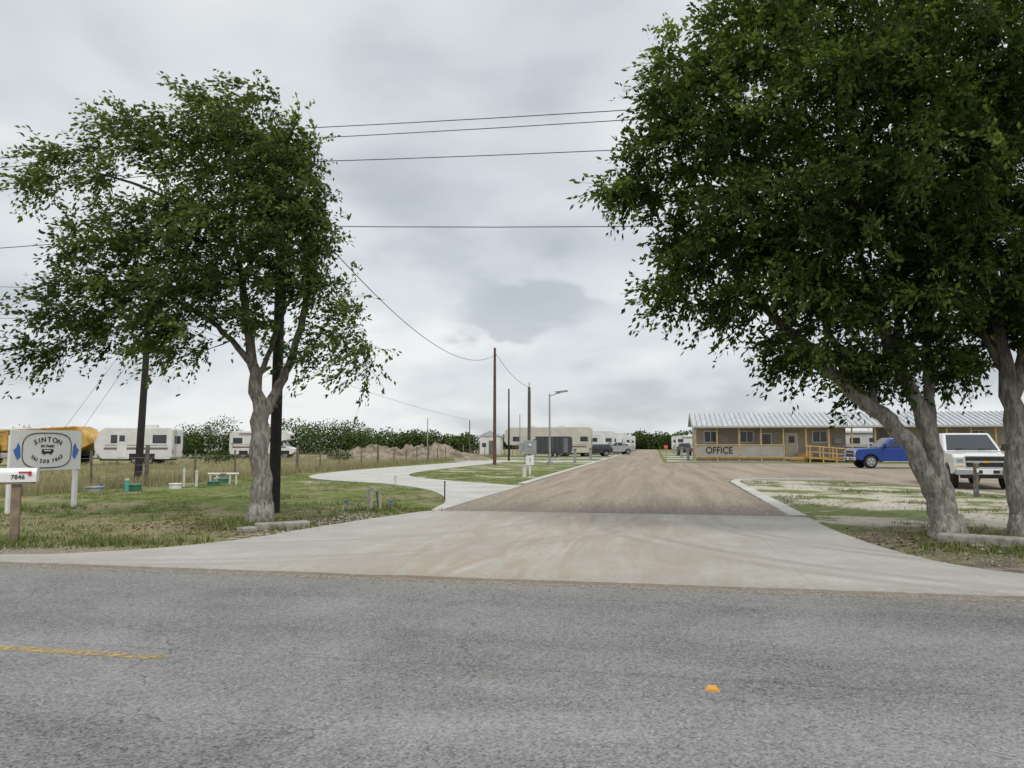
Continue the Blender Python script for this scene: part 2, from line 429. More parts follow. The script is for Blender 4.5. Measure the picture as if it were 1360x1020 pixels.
def smoothpts(pts, it=2):
    for _ in range(it):
        o = [pts[0]]
        for a, b in zip(pts[:-1], pts[1:]):
            o.append((a[0]*.75+b[0]*.25, a[1]*.75+b[1]*.25)); o.append((a[0]*.25+b[0]*.75, a[1]*.25+b[1]*.75))
        o.append(pts[-1]); pts = o
    return pts

# ------------------------------------------------------------------ ground and paving
g = mesh_ob('ground', [(-1500,-400,0),(1500,-400,0),(1500,1800,0),(-1500,1800,0)], [(0,1,2,3)], M['ground'])

edge = [(-220, 3.4), (-60, 3.4)] + [(u*0.2, 3.42 + 0.11*mnoise.noise(Vector((u*0.36, 0, 0))) + 0.09*mnoise.noise(Vector((u*1.3, 4, 0)))) for u in range(-125, 126)] + [(60, 3.4), (220, 3.4)]
road_pts = [F(*q) for q in edge] + [F(220, -3.4), F(-220, -3.4)]
slab('asphalt_road', M['asphalt'], road_pts, 0.004, 0.02)

def dash(name, u0, u1, vc, worn):
    mt, t, b = newmat('road_paint_' + name)
    n = t.noise(t.pos(), 34, 5, 0.8); n2 = t.noise(t.pos(), 5, 4, 0.6)
    f = t.sm(t.m('ADD', t.m('MULTIPLY', n, 0.7), t.m('MULTIPLY', n2, 0.3)), worn, worn+0.09)
    t.put(b.inputs['Base Color'], t.mix(t.sm(n, 0.3, 0.7), (0.42, 0.29, 0.10), (0.56, 0.41, 0.18)))
    b.inputs['Roughness'].default_value = 0.8
    tr = t.new('ShaderNodeBsdfTransparent'); mx = t.new('ShaderNodeMixShader')
    t.put(mx.inputs[0], f); t.l.new(b.outputs[0], mx.inputs[1]); t.l.new(tr.outputs[0], mx.inputs[2])
    t.l.new(mx.outputs[0], mt.node_tree.nodes['Material Output'].inputs[0])
    pts = wig([F(u0, vc-0.055), F(u1, vc-0.055), F(u1, vc+0.055), F(u0, vc+0.055)], 0.06, 0.012)
    return slab('centre_line_dash', mt, pts, 0.008, 0.003)
dash('a', -6.2, -2.65, 0.0, 0.455); dash('b', -0.75, 0.05, 0.0, 0.37); dash('c', -18.5, -15.4, 0.0, 0.46); dash('d', 9.5, 12.5, 0.0, 0.44); dash('e', -30.5, -27.4, 0, 0.46)

left_edge = smoothpts([(-15, 3.62), (-8.1, 4.0), (-6.6, 4.9), (-5.75, 6.3), (-5.4, 8.3), (-4.95, 10.2), (-4.4, 12.0)])
right_edge = smoothpts([(4.2, 12.1), (4.15, 9.6), (4.4, 6.9), (4.85, 5.5), (5.7, 4.85), (7.5, 4.3), (14, 3.75)])
apron_uv = [(-15, 3.56)] + left_edge + [(-4.1, 12.25), (3.8, 12.25)] + right_edge + [(14, 3.6)]
apron_uv += [(u*0.5, 3.58 + 0.05*mnoise.noise(Vector((u*0.9, 7, 0)))) for u in range(27, -30, -1)]
apron = [F(*q) for q in apron_uv]
slab('concrete_driveway', M['concrete'], apron, 0.03, 0.08)

grav = [(-4.1, 12.25), (3.8, 12.25), (4.0, 29.6), (9.0, 30.2), (11.5, 24.5), (13.0, 19.5), (40, 18.5), (70, 18.5), (70, 61), (1.6, 60), (1.2, 230), (-4.1, 230)]
gravel = [F(*q) for q in grav]
slab('gravel_road', M['gravel'], gravel, 0.012, 0.04)

outer = [(-1.95, 18.3), (-1.75, 21.5), (-2.8, 26.7), (-5.4, 31.2), (-8.4, 33.6), (-10.2, 37.2), (-10.4, 42.5), (-8.5, 51.6), (-5.1, 64), (-2.3, 76)]
inner = [(0.8, 76), (-2.4, 59), (-5.0, 47), (-5.6, 41), (-5.0, 37), (-2.9, 33.3), (-0.2, 29.6), (0.35, 28.9)]
loop = smoothpts(outer) + smoothpts(inner) + [F(-4.13, 17), F(-4.13, 12.3)]
slab('concrete_path', M['concrete2'], loop, 0.022, 0.06)

def strip(name, uvs, w, mat, top, d=0.06):
    P = [Vector(F(*q)) for q in uvs]; L, Rr = [], []
    for i, p in enumerate(P):
        dd = (P[min(i+1, len(P)-1)] - P[max(i-1, 0)]).normalized(); nn = Vector((-dd.y, dd.x))*w/2
        L.append(tuple(p+nn)); Rr.append(tuple(p-nn))
    return slab(name, M[mat], L + Rr[::-1], top, d)
strip('concrete_kerb', [(4.02, 12.2), (4.1, 20), (4.2, 27.5), (4.5, 29.3), (5.4, 30.2), (8.6, 30.6)], 0.36, 'concrete2', 0.06, 0.1)
strip('concrete_kerb', [(-4.28, 24.6), (-4.28, 60), (-4.28, 140)], 0.34, 'concrete2', 0.05, 0.1)
for i, v in enumerate((62, 78, 100, 126, 151, 176)):
    slab('concrete_pad', M['concrete2'], [F(-17, v), F(-4.5, v), F(-4.5, v+4.5), F(-17, v+4.5)], 0.03)
for i, v in enumerate((66, 78, 92, 108, 128, 150)):
    slab('concrete_pad', M['concrete2'], [F(2.0, v), F(13, v), F(13, v+4.5), F(2.0, v+4.5)], 0.03)

x, y = F(1.33, 0.0)
e = empty('road_reflector', (x, y, 0.004), YAW)
prism(e, 'body', 'amber', [(-0.042, 0), (0.042, 0), (0.025, 0.02), (-0.025, 0.02)], -0.04, 0.04, 0.004)
prism(e, 'base', 'yellow', [(-0.046, 0), (0.046, 0), (0.042, 0.005), (-0.042, 0.005)], -0.044, 0.044)
e = empty('culvert_headwall', (-4.35, 14.45, 0), 0.55)
box(e, 'slab', 'oldconc', (0, 0, 0.03), (1.0, 0.26, 0.2), 0.03)
box(e, 'broken_end', 'oldconc', (-0.66, -0.05, 0.01), (0.3, 0.24, 0.14), 0.03, rz=0.3)
e = empty('culvert_headwall', (7.9, 11.9, 0), -0.62)
box(e, 'slab', 'oldconc', (0, 0, 0.05), (2.2, 0.28, 0.2), 0.03)
box(e, 'end_block', 'oldconc', (1.55, 0.05, 0.03), (0.8, 0.26, 0.15), 0.03, rz=0.08)

# ------------------------------------------------------------------ loose stones
def stones(name, P, s, mat):
    n = len(P); V, Fc = [], []
    base = np.array([(1,0,0),(0,1,0),(-1,0,0),(0,-1,0),(0,0,0.8),(0,0,-0.5)])
    fc = [(0,1,4),(1,2,4),(2,3,4),(3,0,4),(1,0,5),(2,1,5),(3,2,5),(0,3,5)]
    for i in range(n):
        a = R.uniform(0, 6.28); c, sn = math.cos(a), math.sin(a); k = s[i]
        q = base*(k*np.array([R.uniform(.7, 1.3), R.uniform(.6, 1), R.uniform(.4, .9)]))
        for r in q: V.append((P[i][0]+r[0]*c-r[1]*sn, P[i][1]+r[0]*sn+r[1]*c, P[i][2]+r[2]+k*0.2))
        Fc += [tuple(j+6*i for j in f) for f in fc]
    return mesh_ob(name, V, Fc, M[mat])
P = []; S = []
for i in range(7500):
    u = R.uniform(-16, 16); v = 3.5 + abs(R.gauss(0, 0.12)) - 0.16
    if R.random() < 0.18: v = 3.4 - abs(R.gauss(0, 0.5))
    x, y = F(u, v); P.append((x, y, 0.006)); S.append(R.uniform(0.004, 0.015))
for i in range(4500):
    if R.random() < 0.55: u = R.uniform(-20, -6.6); v = R.uniform(3.6, 5.6)
    else: u = R.uniform(4.6, 14); v = R.uniform(4.2, 9.5)
    if v < 4.9 and 4 < u < 6.2: continue
    x, y = F(u, v); P.append((x, y, 0.004)); S.append(R.uniform(0.008, 0.028))
for i in range(2600):
    x, y = F(R.uniform(-4.0, 3.8), 12.3 + abs(R.gauss(0, 4))); P.append((x, y, 0.014)); S.append(R.uniform(0.006, 0.024))
for i in range(600):
    x, y = F(R.uniform(-4.0, 3.8), 12.25 - abs(R.gauss(0, 0.7))); P.append((x, y, 0.03)); S.append(R.uniform(0.005, 0.012))
for i in range(600):
    x, y = F(R.gauss(-5.2, 0.35), R.uniform(6.5, 11.5)); P.append((x-0.3, y, 0.004)); S.append(R.uniform(0.015, 0.05))
for i in range(340):
    P.append((R.gauss(8.6, 0.7), R.gauss(11.9, 0.45), 0.004)); S.append(R.uniform(0.02, 0.07))
for i in range(1500):
    x, y = F(R.uniform(4.3, 12), R.uniform(12, 28)); P.append((x, y, 0.003)); S.append(R.uniform(0.008, 0.035))
stones('loose_gravel', P, S, 'stone')

# ------------------------------------------------------------------ grass
def blades(name, P, h, w, mat, lean=0.5, tintf=None, wind=(0, 0)):
    n = len(P); a = rng.uniform(0, 2*np.pi, n)
    s = np.stack([np.cos(a), np.sin(a), np.zeros(n)], 1)
    b = rng.uniform(0, 2*np.pi, n); l = rng.uniform(0, lean, n)*h
    tip = P + np.stack([np.cos(b)*l + wind[0]*h, np.sin(b)*l + wind[1]*h, h], 1)
    V = np.zeros((n, 3, 3)); V[:, 0] = P - s*w[:, None]/2; V[:, 1] = P + s*w[:, None]/2; V[:, 2] = tip
    tint = rng.uniform(0, 1, n) if tintf is None else tintf
    return quads_mesh(name, V, mat, tint, k=3)
def uvxy(u, v):
    return np.stack([0.982*u+0.187*v, 5.3-0.187*u+0.982*v], 1)
def nz(P, sc, off=0.0):
    return np.array([mnoise.noise(Vector((p[0]*sc+off, p[1]*sc, 1.7))) for p in P])
cent = uvxy(rng.uniform(-19, -4.4, 10000), 4.7 + 34*rng.uniform(0, 1, 10000)**1.5)
ok = ~(inpoly(cent, apron) | inpoly(cent, loop) | inpoly(cent, gravel)) & (nz(cent, 0.6) > -0.04)
cent = cent[ok]
k = 11
pp = np.repeat(cent, k, 0) + rng.normal(0, 0.09, (len(cent)*k, 2))
ok = ~(inpoly(pp, apron) | inpoly(pp, loop))
pp = pp[ok]; n = len(pp)
tt = np.clip(0.48 + 0.65*nz(pp, 0.35, 9) + rng.normal(0, 0.2, n), 0, 1)
blades('lawn_grass', np.c_[pp, np.zeros(n)], rng.uniform(0.015, 0.06, n), rng.uniform(0.008, 0.018, n), M['grass'], 0.8, tt)
cent = uvxy(rng.uniform(4.3, 18, 7000), rng.uniform(4.2, 29, 7000))
vloc = (cent[:, 0]*0.187 + (cent[:, 1]-5.3)*0.982)
ok = ~(inpoly(cent, apron) | inpoly(cent, gravel)) & (nz(cent, 0.45, 3) > np.where(vloc < 12, 0.34, 0.2))
cent = cent[ok]; pp = np.repeat(cent, 12, 0) + rng.normal(0, 0.08, (len(cent)*12, 2)); pp = pp[~(inpoly(pp, apron) | inpoly(pp, gravel))]; n = len(pp)
blades('verge_grass', np.c_[pp, np.zeros(n)], rng.uniform(0.02, 0.085, n), rng.uniform(0.008, 0.018, n), M['grass'], 0.8, np.clip(rng.normal(.5, .25, n), 0, 1))
W = []
for (cx, cy, sx, sy, m) in ((-4.6, 14.6, 0.7, 0.4, 120), (-5.2, 15.6, 0.5, 0.35, 90), (7.5, 13.0, 0.5, 0.4, 60), (8.8, 13.0, 0.5, 0.4, 50), (7.6, 11.5, 0.9, 0.35, 90), (-3.2, 18.6, 0.5, 0.6, 90), (-11.5, 18.4, 0.5, 1.2, 80), (-8.2, 12.5, 0.3, 0.3, 50), (-6.3, 12.2, 0.8, 0.25, 130)):
    W.append(rng.normal(0, 1, (m, 2))*np.array([sx, sy]) + np.array([cx, cy]))
W = np.concatenate(W); W = np.repeat(W, 9, 0) + rng.normal(0, 0.05, (len(W)*9, 2)); W = W[~inpoly(W, apron)]; n = len(W)
blades('weeds', np.c_[W, np.zeros(n)], rng.uniform(0.04, 0.16, n), rng.uniform(0.01, 0.025, n), M['grass'], 0.9)
u = -18.3 - 24*rng.uniform(0, 1, 5200)**1.6; v = 10 + 85*rng.uniform(0, 1, 5200)**1.3
cent = uvxy(u, v); pp = np.repeat(cent, 13, 0) + rng.normal(0, 0.14, (len(cent)*13, 2)); n = len(pp)
tt = np.clip(0.5 + 0.7*nz(pp, 0.15, 5) + rng.normal(0, 0.22, n), 0, 1)
blades('dry_field_grass', np.c_[pp, np.zeros(n)], rng.uniform(0.10, 0.45, n), rng.uniform(0.015, 0.04, n), M['drygrass'], 0.5, tt, (-0.15, 0))
u = rng.normal(-18.6, 0.4, 700); v = rng.uniform(10, 90, 700)
cent = uvxy(u, v); pp = np.repeat(cent, 20, 0) + rng.normal(0, 0.15, (14000, 2)); n = len(pp)
blades('fence_line_weeds', np.c_[pp, np.zeros(n)], rng.uniform(0.12, 0.55, n), rng.uniform(0.015, 0.035, n), M['drygrass'], 0.5)
m = 2600
c = np.concatenate([rng.normal(0, 1, (m, 2))*[1.6, .9]+[-4.9, 15.2], rng.normal(0, 1, (m, 2))*[1.5, 1.0]+[8.0, 12.4]])
c = c[~inpoly(c, apron)]; n = len(c)
D = unit(np.c_[rng.normal(size=(n, 2)), rng.normal(0, .25, n)])
LQ = leaf_quads(np.c_[c, np.full(n, .012)], D, rng.uniform(.03, .08, n), rng.uniform(.02, .04, n)); LQ[..., 2] = np.clip(LQ[..., 2], .004, .04)
M['litter'] = mat_blade('leaf_litter', (0.07, 0.05, 0.03), (0.22, 0.16, 0.09), (0.34, 0.27, 0.16))
quads_mesh('fallen_leaves', LQ, M['litter'], rng.uniform(0, 1, n))

# ------------------------------------------------------------------ trees
def catmull(pts, rad, per=5):
    P = [Vector(p) for p in pts]; o, r = [], []
    for i in range(len(P)-1):
        p0 = P[max(i-1, 0)]; p1 = P[i]; p2 = P[i+1]; p3 = P[min(i+2, len(P)-1)]
        for j in range(per):
            t = j/per
            q = 0.5*((2*p1) + (p2-p0)*t + (2*p0-5*p1+4*p2-p3)*t*t + (3*p1-p0-3*p2+p3)*t**3)
            o.append(q); r.append(rad[i]*(1-t)+rad[i+1]*t)
    o.append(P[-1]); r.append(rad[-1])
    return o, r
def tree(name, stems, lobes, wind, leafmat, lsize, per, seed, dens=1.0, kt=10, tw=(0.3, 0.85), ct=(.40, .24)):
    rnd = random.Random(seed); rs = np.random.default_rng(seed)
    root = empty(name, (stems[0][0][0][0], stems[0][0][0][1], 0))
    off = Vector((root.location.x, root.location.y, 0))
    V, Fc = [], []; N = []; NR = []; NL = []
    for pts, rad in stems:
        P, Rd = catmull(pts, rad)
        acc = pts[0][2]
        for i in range(1, len(P)):
            s = 0.04
            P[i] = P[i] + Vector((rnd.uniform(-s, s), rnd.uniform(-s, s), 0))
            acc += (P[i]-P[i-1]).length
            if P[i].z > 2.3: N.append(P[i].copy()); NR.append(Rd[i]); NL.append(acc)
        tubegeo(V, Fc, [p-off for p in P], Rd, 14, wob=0.28)
    b0 = Vector(stems[0][0][0]) - off; r0 = stems[0][1][0]
    tubegeo(V, Fc, [b0+Vector((0, 0, -0.1)), b0+Vector((0, 0, 0.03)), b0+Vector((0, 0, 0.16)), b0+Vector((0, 0, 0.4))], [r0*1.5, r0*1.28, r0*1.08, r0*0.9], 16, wob=0.4)
    C = []
    for (cx, cy, cz, rx, ry, rz, num) in lobes:
        for _ in range(max(1, int(num*dens))):
            d = Vector((rnd.gauss(0, 1), rnd.gauss(0, 1), rnd.gauss(0, 1))).normalized()*(rnd.random()**0.42)
            C.append(Vector((cx+d.x*rx, cy+d.y*ry, cz+d.z*rz)))
    arr = np.array([list(p) for p in N])
    def dmin(c): return np.min(np.linalg.norm(arr-np.array(c), axis=1))
    C.sort(key=lambda c: dmin(c))
    NA = [list(p) for p in N]
    dirs = []
    for c in C:
        A = np.array(NA); dd = np.linalg.norm(A-np.array(c), axis=1)
        cost = dd + 0.22*np.array(NL) + np.where(A[:, 2] > c.z+0.3, 0.5, 0)
        j = int(np.argmin(cost)); s = Vector(NA[j]); L = (c-s).length
        r_0 = min(NR[j]*0.75, 0.010+0.014*L); r_1 = 0.0045
        mid1 = s.lerp(c, 0.35)+Vector((rnd.gauss(0, .07), rnd.gauss(0, .07), 0.08+rnd.gauss(0, .05)))*L
        mid2 = s.lerp(c, 0.7)+Vector((rnd.gauss(0, .06), rnd.gauss(0, .06), 0.06+rnd.gauss(0, .05)))*L
        pl, rl = catmull([s, mid1, mid2, c], [r_0, r_0*0.75, r_0*0.5, r_1], 2)
        tubegeo(V, Fc, [p-off for p in pl], rl, 5, caps=False)
        dirs.append((c-mid2).normalized() if (c-mid2).length > 1e-4 else Vector((0, 0, 1)))
        for q, rr in zip(pl[2:], rl[2:]):
            NA.append(list(q)); NR.append(rr); NL.append(NL[j]+(q-s).length)
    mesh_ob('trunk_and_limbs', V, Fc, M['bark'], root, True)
    C = np.array([list(c) for c in C]); D = np.array([list(d) for d in dirs]); m = len(C)
    ctr = C.mean(0)
    cc = np.repeat(C, kt, 0); dd = np.repeat(D, kt, 0)
    tdir = unit(rs.normal(size=(m*kt, 3))*0.8 + dd*0.7 + np.array([wind[0], wind[1], 0.05]))
    tl = rs.uniform(tw[0], tw[1], m*kt)
    ctint = np.repeat(np.clip(rs.normal(ct[0], ct[1], m), 0, 1), kt)
    tv, tf = [], []
    for i in range(0, m*kt, 2):
        a = Vector(cc[i])-off; d = Vector(tdir[i]); l = tl[i]
        tubegeo(tv, tf, [a, a+d*l*0.5+Vector((wind[0]*.03*l, 0, -0.05*l)), a+d*l+Vector((wind[0]*.14*l, 0, -0.20*l))], [0.005, 0.0035, 0.002], 3, caps=False)
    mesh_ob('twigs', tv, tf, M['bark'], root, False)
    nl = per
    t = rs.uniform(0.08, 1.05, (m*kt, nl))
    Pp = cc[:, None, :] + tdir[:, None, :]*(t*tl[:, None])[..., None]
    Pp[..., 2] -= 0.20*(t**2)*tl[:, None]
    Pp[..., 0] += wind[0]*0.14*(t**2)*tl[:, None]
    Pp = Pp.reshape(-1, 3) + rs.normal(0, 0.03, (m*kt*nl, 3))
    Dd = unit(np.repeat(tdir, nl, 0)*0.8 + rs.normal(size=Pp.shape)*0.6 + np.array([wind[0]*0.5, 0, -0.32]))
    n = len(Pp)
    L = rs.uniform(0.65, 1.3, n)*lsize; Wd = L*rs.uniform(0.38, 0.56, n)
    tint = np.clip(np.repeat(ctint, nl)+rs.normal(0, 0.16, n) + 0.06*(Pp[:, 2]-ctr[2]), 0, 1)  # clump and height tones put lit and dark clumps into the leaf colour
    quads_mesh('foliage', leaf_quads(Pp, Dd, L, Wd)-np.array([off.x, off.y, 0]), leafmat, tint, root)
    return root

LY = 15.7
left_stems = [
    ([(-5.2, LY, 0), (-5.2, LY, 1.15), (-5.28, LY, 2.3), (-5.45, LY+.1, 3.3), (-5.75, LY+0.3, 4.6), (-6.1, LY+.5, 6.2), (-6.25, LY+.6, 7.7)], [0.235, 0.185, 0.17, 0.105, 0.08, 0.05, 0.025]),
    ([(-5.25, LY, 2.1), (-4.88, LY+0.1, 2.85), (-4.62, LY+0.2, 3.6), (-4.45, LY+0.3, 4.9), (-4.6, LY+0.6, 6.4), (-4.9, LY+0.7, 7.8)], [0.12, 0.10, 0.08, 0.06, 0.04, 0.02]),
    ([(-5.45, LY, 3.2), (-6.2, LY+0.4, 4.0), (-7.3, LY+0.6, 4.7), (-8.5, LY+0.7, 5.3), (-9.2, LY+.8, 5.9)], [0.07, 0.055, 0.045, 0.03, 0.015]),
    ([(-5.9, LY+.3, 5.3), (-6.7, LY+0.5, 6.4), (-8.0, LY+0.4, 7.2), (-9.3, LY+0.1, 7.5)], [0.055, 0.04, 0.03, 0.015]),
    ([(-5.35, LY, 2.9), (-5.2, LY+0.6, 3.9), (-5.1, LY+1.1, 5.0), (-5.3, LY+1.3, 6.2)], [0.06, 0.05, 0.035, 0.02]),
]
def lob(x, z, rx, rz, n, y=LY, ry=None): return (x, y, z, rx, ry if ry else min(1.7, rx*1.15), rz, n)
left_lobes = [lob(-5.7, 8.2, 1.1, 1.0, 52), lob(-7.0, 7.8, 1.0, .65, 24), lob(-4.7, 7.3, .75, 1.1, 62), lob(-5.9, 6.4, 1.4, 1.0, 62), lob(-4.3, 6.4, .5, .7, 22),
    lob(-7.5, 5.95, 1.1, .75, 32), lob(-4.6, 5.5, .8, .95, 36), lob(-6.5, 4.8, 1.2, .7, 40), lob(-8.2, 4.8, .9, .6, 24), lob(-8.8, 4.1, .8, .45, 18),
    lob(-9.6, 3.55, .4, .3, 7), lob(-7.1, 3.9, 1.1, .4, 22), lob(-5.4, 4.2, .6, .4, 9), lob(-3.95, 5.4, .4, .8, 11), lob(-3.6, 4.1, .5, .7, 11), lob(-3.1, 3.5, .35, .35, 6),
    lob(-8.9, 7.6, .8, .3, 16), lob(-10.0, 7.25, .5, .2, 7), lob(-8.3, 8.4, .65, .25, 9), lob(-9.0, 5.9, .5, .35, 7), lob(-9.5, 4.8, .35, .3, 4), lob(-4.3, 3.4, .4, .3, 5)]
tree('elm_tree', left_stems, left_lobes, (-0.9, 0.0), M['leaf2'], 0.110, 15, 21, 0.87, 10, (0.3, 1.0), (.42, .28))

RY = 13.1
rs1 = [
    ([(7.45, RY, 0), (7.38, RY, 0.35), (7.2, RY, 0.95), (6.72, RY, 1.85), (5.95, RY, 2.5), (5.2, RY, 3.3), (4.45, RY+.2, 4.1), (3.75, RY+.4, 5.3), (3.3, RY+.6, 6.7)], [0.27, 0.23, 0.16, 0.13, 0.115, 0.095, 0.075, 0.045, 0.02]),
    ([(7.47, RY, 0.1), (7.42, RY, 0.8), (7.3, RY+.05, 1.6), (7.05, RY+.1, 2.5), (6.8, RY+.2, 3.2), (6.6, RY+.6, 4.4), (6.4, RY+.9, 6.2), (6.3, RY+1, 8.0), (6.3, RY+1, 9.2)], [0.2, 0.17, 0.14, 0.12, 0.10, 0.085, 0.06, 0.04, 0.02]),
    ([(7.28, RY, 1.5), (7.45, RY+.3, 2.4), (7.6, RY+.6, 4.0), (7.5, RY+1.1, 6.3), (7.4, RY+1.1, 8.0)], [0.10, 0.09, 0.075, 0.05, 0.02]),
    ([(5.95, RY, 2.45), (5.75, RY+.4, 3.6), (5.3, RY+.9, 5.2), (4.9, RY+1.1, 7.0), (4.7, RY+1.0, 8.2)], [0.08, 0.065, 0.05, 0.035, 0.02]),
    ([(6.75, RY, 3.1), (7.2, RY+.8, 4.4), (7.4, RY+1.4, 6.0), (7.2, RY+1.5, 7.4)], [0.08, 0.06, 0.045, 0.02]),
    ([(6.3, RY, 2.2), (6.4, RY+.3, 3.0), (6.2, RY+.8, 3.9), (5.8, RY+1.2, 5.0)], [0.05, 0.045, 0.035, 0.02]),
]
def lr(x, z, rx, rz, n, y=RY, ry=None): return (x, y, z, rx, ry if ry else min(2.5, rx*1.35), rz, n)
rl1 = [lr(3.2, 8.1, .8, .75, 26), lr(4.4, 8.6, 1.1, 1.1, 50), lr(2.6, 6.6, .65, .7, 20), lr(2.1, 5.9, .4, .35, 8), lr(3.8, 6.9, 1.25, 1.1, 62), lr(3.0, 5.1, .6, .45, 15),
    lr(2.9, 4.4, .5, .3, 9), lr(4.1, 5.3, 1.2, .85, 50), lr(4.1, 4.1, .75, .4, 17), lr(4.9, 3.2, .5, .4, 13), lr(5.4, 4.1, 1.05, .8, 42), lr(5.6, 5.6, 1.7, 1.25, 100),
    lr(5.9, 7.6, 1.8, 1.25, 102), lr(6.2, 9.4, 1.8, 1.0, 72), lr(7.3, 6.2, 1.6, 1.3, 90), lr(7.3, 8, 1.7, 1.3, 82), lr(6.9, 4.2, 1.1, .7, 48), lr(5.7, 3.05, .5, .3, 9), lr(4.6, 9.5, 1.0, .6, 20), lr(7.0, 3.1, .9, .4, 16, RY+.7), lr(6.3, 2.75, .5, .25, 7, RY+.5), lr(7.9, 3.2, .5, .35, 7, RY+.6)]
tree('elm_tree', rs1, rl1, (-0.35, 0.0), M['leaf'], 0.116, 15, 33, 0.9, 10, (0.25, 0.78), (.42, .30))
rs2 = [
    ([(8.75, RY, 0), (8.75, RY, 0.9), (8.7, RY, 2.0), (8.66, RY+.1, 3.2), (8.7, RY+.4, 4.6), (8.8, RY+.8, 6.5), (8.8, RY+.9, 8.2)], [0.235, 0.18, 0.16, 0.13, 0.10, 0.06, 0.025]),
    ([(8.7, RY, 2.2), (9.1, RY+.1, 3.4), (9.7, RY+.3, 5.0), (10.1, RY+.4, 7.2)], [0.10, 0.09, 0.065, 0.025]),
    ([(8.68, RY, 2.8), (8.3, RY+.6, 4.2), (8.0, RY+1.2, 5.8), (8.0, RY+1.3, 7.4)], [0.08, 0.065, 0.045, 0.025]),
]
rl2 = [lr(8.2, 5.0, 1.4, 1.1, 60), lr(8.9, 7.0, 1.7, 1.4, 85), lr(9.7, 8.3, 1.7, 1.3, 66), lr(9.6, 5.2, 1.5, 1.2, 62), lr(8.1, 9.4, 1.5, 1.0, 54), lr(8.5, 3.9, 1.1, .6, 32), lr(10.8, 6.6, 1.2, 1.5, 38), lr(9.9, 4.0, 1.1, .7, 22), lr(9.9, 9.7, 1.2, .7, 20), lr(8.2, 3.0, .8, .4, 12, RY+.6)]
tree('elm_tree', rs2, rl2, (-0.3, 0.0), M['leaf'], 0.116, 15, 47, 0.9, 10, (0.25, 0.75), (.34, .26))

# distant scrub and tree line
def bushmass(name, specs, q, per, mat, root=None):
    PV, PD, PL, PT = [], [], [], []
    for (x, y, h, w) in specs:
        nl = max(4, int(6*w/4))
        for i in range(nl):
            a = R.uniform(0, 6.28); rr = R.random()**.5*w*0.45
            lh = h*(1-0.35*(rr/(w*.45))**2)*R.uniform(.78, 1.0)
            rad = R.uniform(.28, .42)*h
            c = np.array([x+math.cos(a)*rr, y+math.sin(a)*rr*0.8, max(lh-rad, rad*.6)])
            m = per
            d = unit(rng.normal(size=(m, 3))); s = rng.uniform(.35, 1, m)**.5
            p = c + d*s[:, None]*np.array([rad*1.25, rad*1.25, rad]) + rng.normal(0, .08*rad, (m, 3))
            p[:, 2] = np.abs(p[:, 2])
            PV.append(p); PD.append(unit(d+rng.normal(size=(m, 3))*.9)); PL.append(rng.uniform(.6, 1.3, m)*q*(y/120))
            PT.append(np.clip(R.gauss(.4, .16)+d[:, 2]*.28+rng.normal(0, .06, m), 0, 1))  # lump tops tinted lighter, light from above put into the leaf colour
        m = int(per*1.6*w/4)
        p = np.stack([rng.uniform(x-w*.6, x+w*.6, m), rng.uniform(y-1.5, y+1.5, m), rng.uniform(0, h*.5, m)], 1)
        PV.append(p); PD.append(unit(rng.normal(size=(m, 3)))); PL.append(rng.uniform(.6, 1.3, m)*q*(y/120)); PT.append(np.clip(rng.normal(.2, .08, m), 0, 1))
    PV = np.concatenate(PV); PD = np.concatenate(PD); PL = np.concatenate(PL); PT = np.concatenate(PT)
    return quads_mesh(name, leaf_quads(PV, PD, PL, PL*.7), mat, PT, root)
specs = []
def run(x0, x1, y, h, jit=0.5, w=5.5):
    x = x0
    while x < x1:
        specs.append((x, y+R.uniform(-4, 4), h*R.uniform(1-jit*.5, 1+jit*.2), w*R.uniform(.8, 1.3))); x += w*R.uniform(.5, .8)
run(-190, -66, 125, 4.6, .5, 7); run(-66, -46, 130, 4.2); run(-50, -38, 128, 3.8)
run(-37, -23, 122, 6.5, .25); run(-26, -13, 125, 5.1, .3); run(-14, -4, 128, 4.3, .3); run(-4, 18, 240, 5.6, .3, 8)
run(16, 60, 235, 6.2, .4, 8); run(60, 220, 190, 5.5, .4, 9)
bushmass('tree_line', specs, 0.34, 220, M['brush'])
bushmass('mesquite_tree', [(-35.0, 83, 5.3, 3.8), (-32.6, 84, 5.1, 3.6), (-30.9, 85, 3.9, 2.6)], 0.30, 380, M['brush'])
def bush(x, y, h, w): bushmass('shrub', [(x, y, h, w)], 0.3, 120, M['brush'])
bush(-24, 62, 1.4, 2.4); bush(-16.5, 72, 1.4, 2.0)

# ------------------------------------------------------------------ poles and wires
def sag(a, b, s, n=18):
    a = Vector(a); b = Vector(b)
    return [a.lerp(b, i/n) - Vector((0, 0, s*4*(i/n)*(1-i/n))) for i in range(n+1)]
def pole(name, x, y, h, r, mat, lean=0.0, arm=None):
    e = empty(name, (x, y, 0))
    tube(e, 'shaft', mat, [(0, 0, -0.1), (lean*.5, 0, h*.5), (lean, 0, h)], [r, r*.85, r*.68], 14)
    return e
e = pole('utility_pole', -5.57, 17.8, 9.25, 0.135, 'creosote')
tube(e, 'crossarm', 'creosote', [(-0.15, -0.4, 9.0), (-0.15, 0.4, 9.0)], 0.05, 6)
for i, (yy, zz) in enumerate(((-0.3, 9.12), (0.3, 9.12))):
    tube(e, 'insulator_%d' % i, 'greybox', [(-0.15, yy, zz-.12), (-0.15, yy, zz)], [0.04, 0.03], 8)
tube(e, 'ground_wire', 'wire', [(0.14, -0.03, 0), (0.13, -.03, 5), (0.10, -.03, 9)], 0.008, 5)
e2 = pole('utility_pole', -15.8, 32.0, 8.6, 0.16, 'creosote', lean=0.25)
e3 = pole('utility_pole', *F(-52, 11.2), 9.5, 0.135, 'creosote')
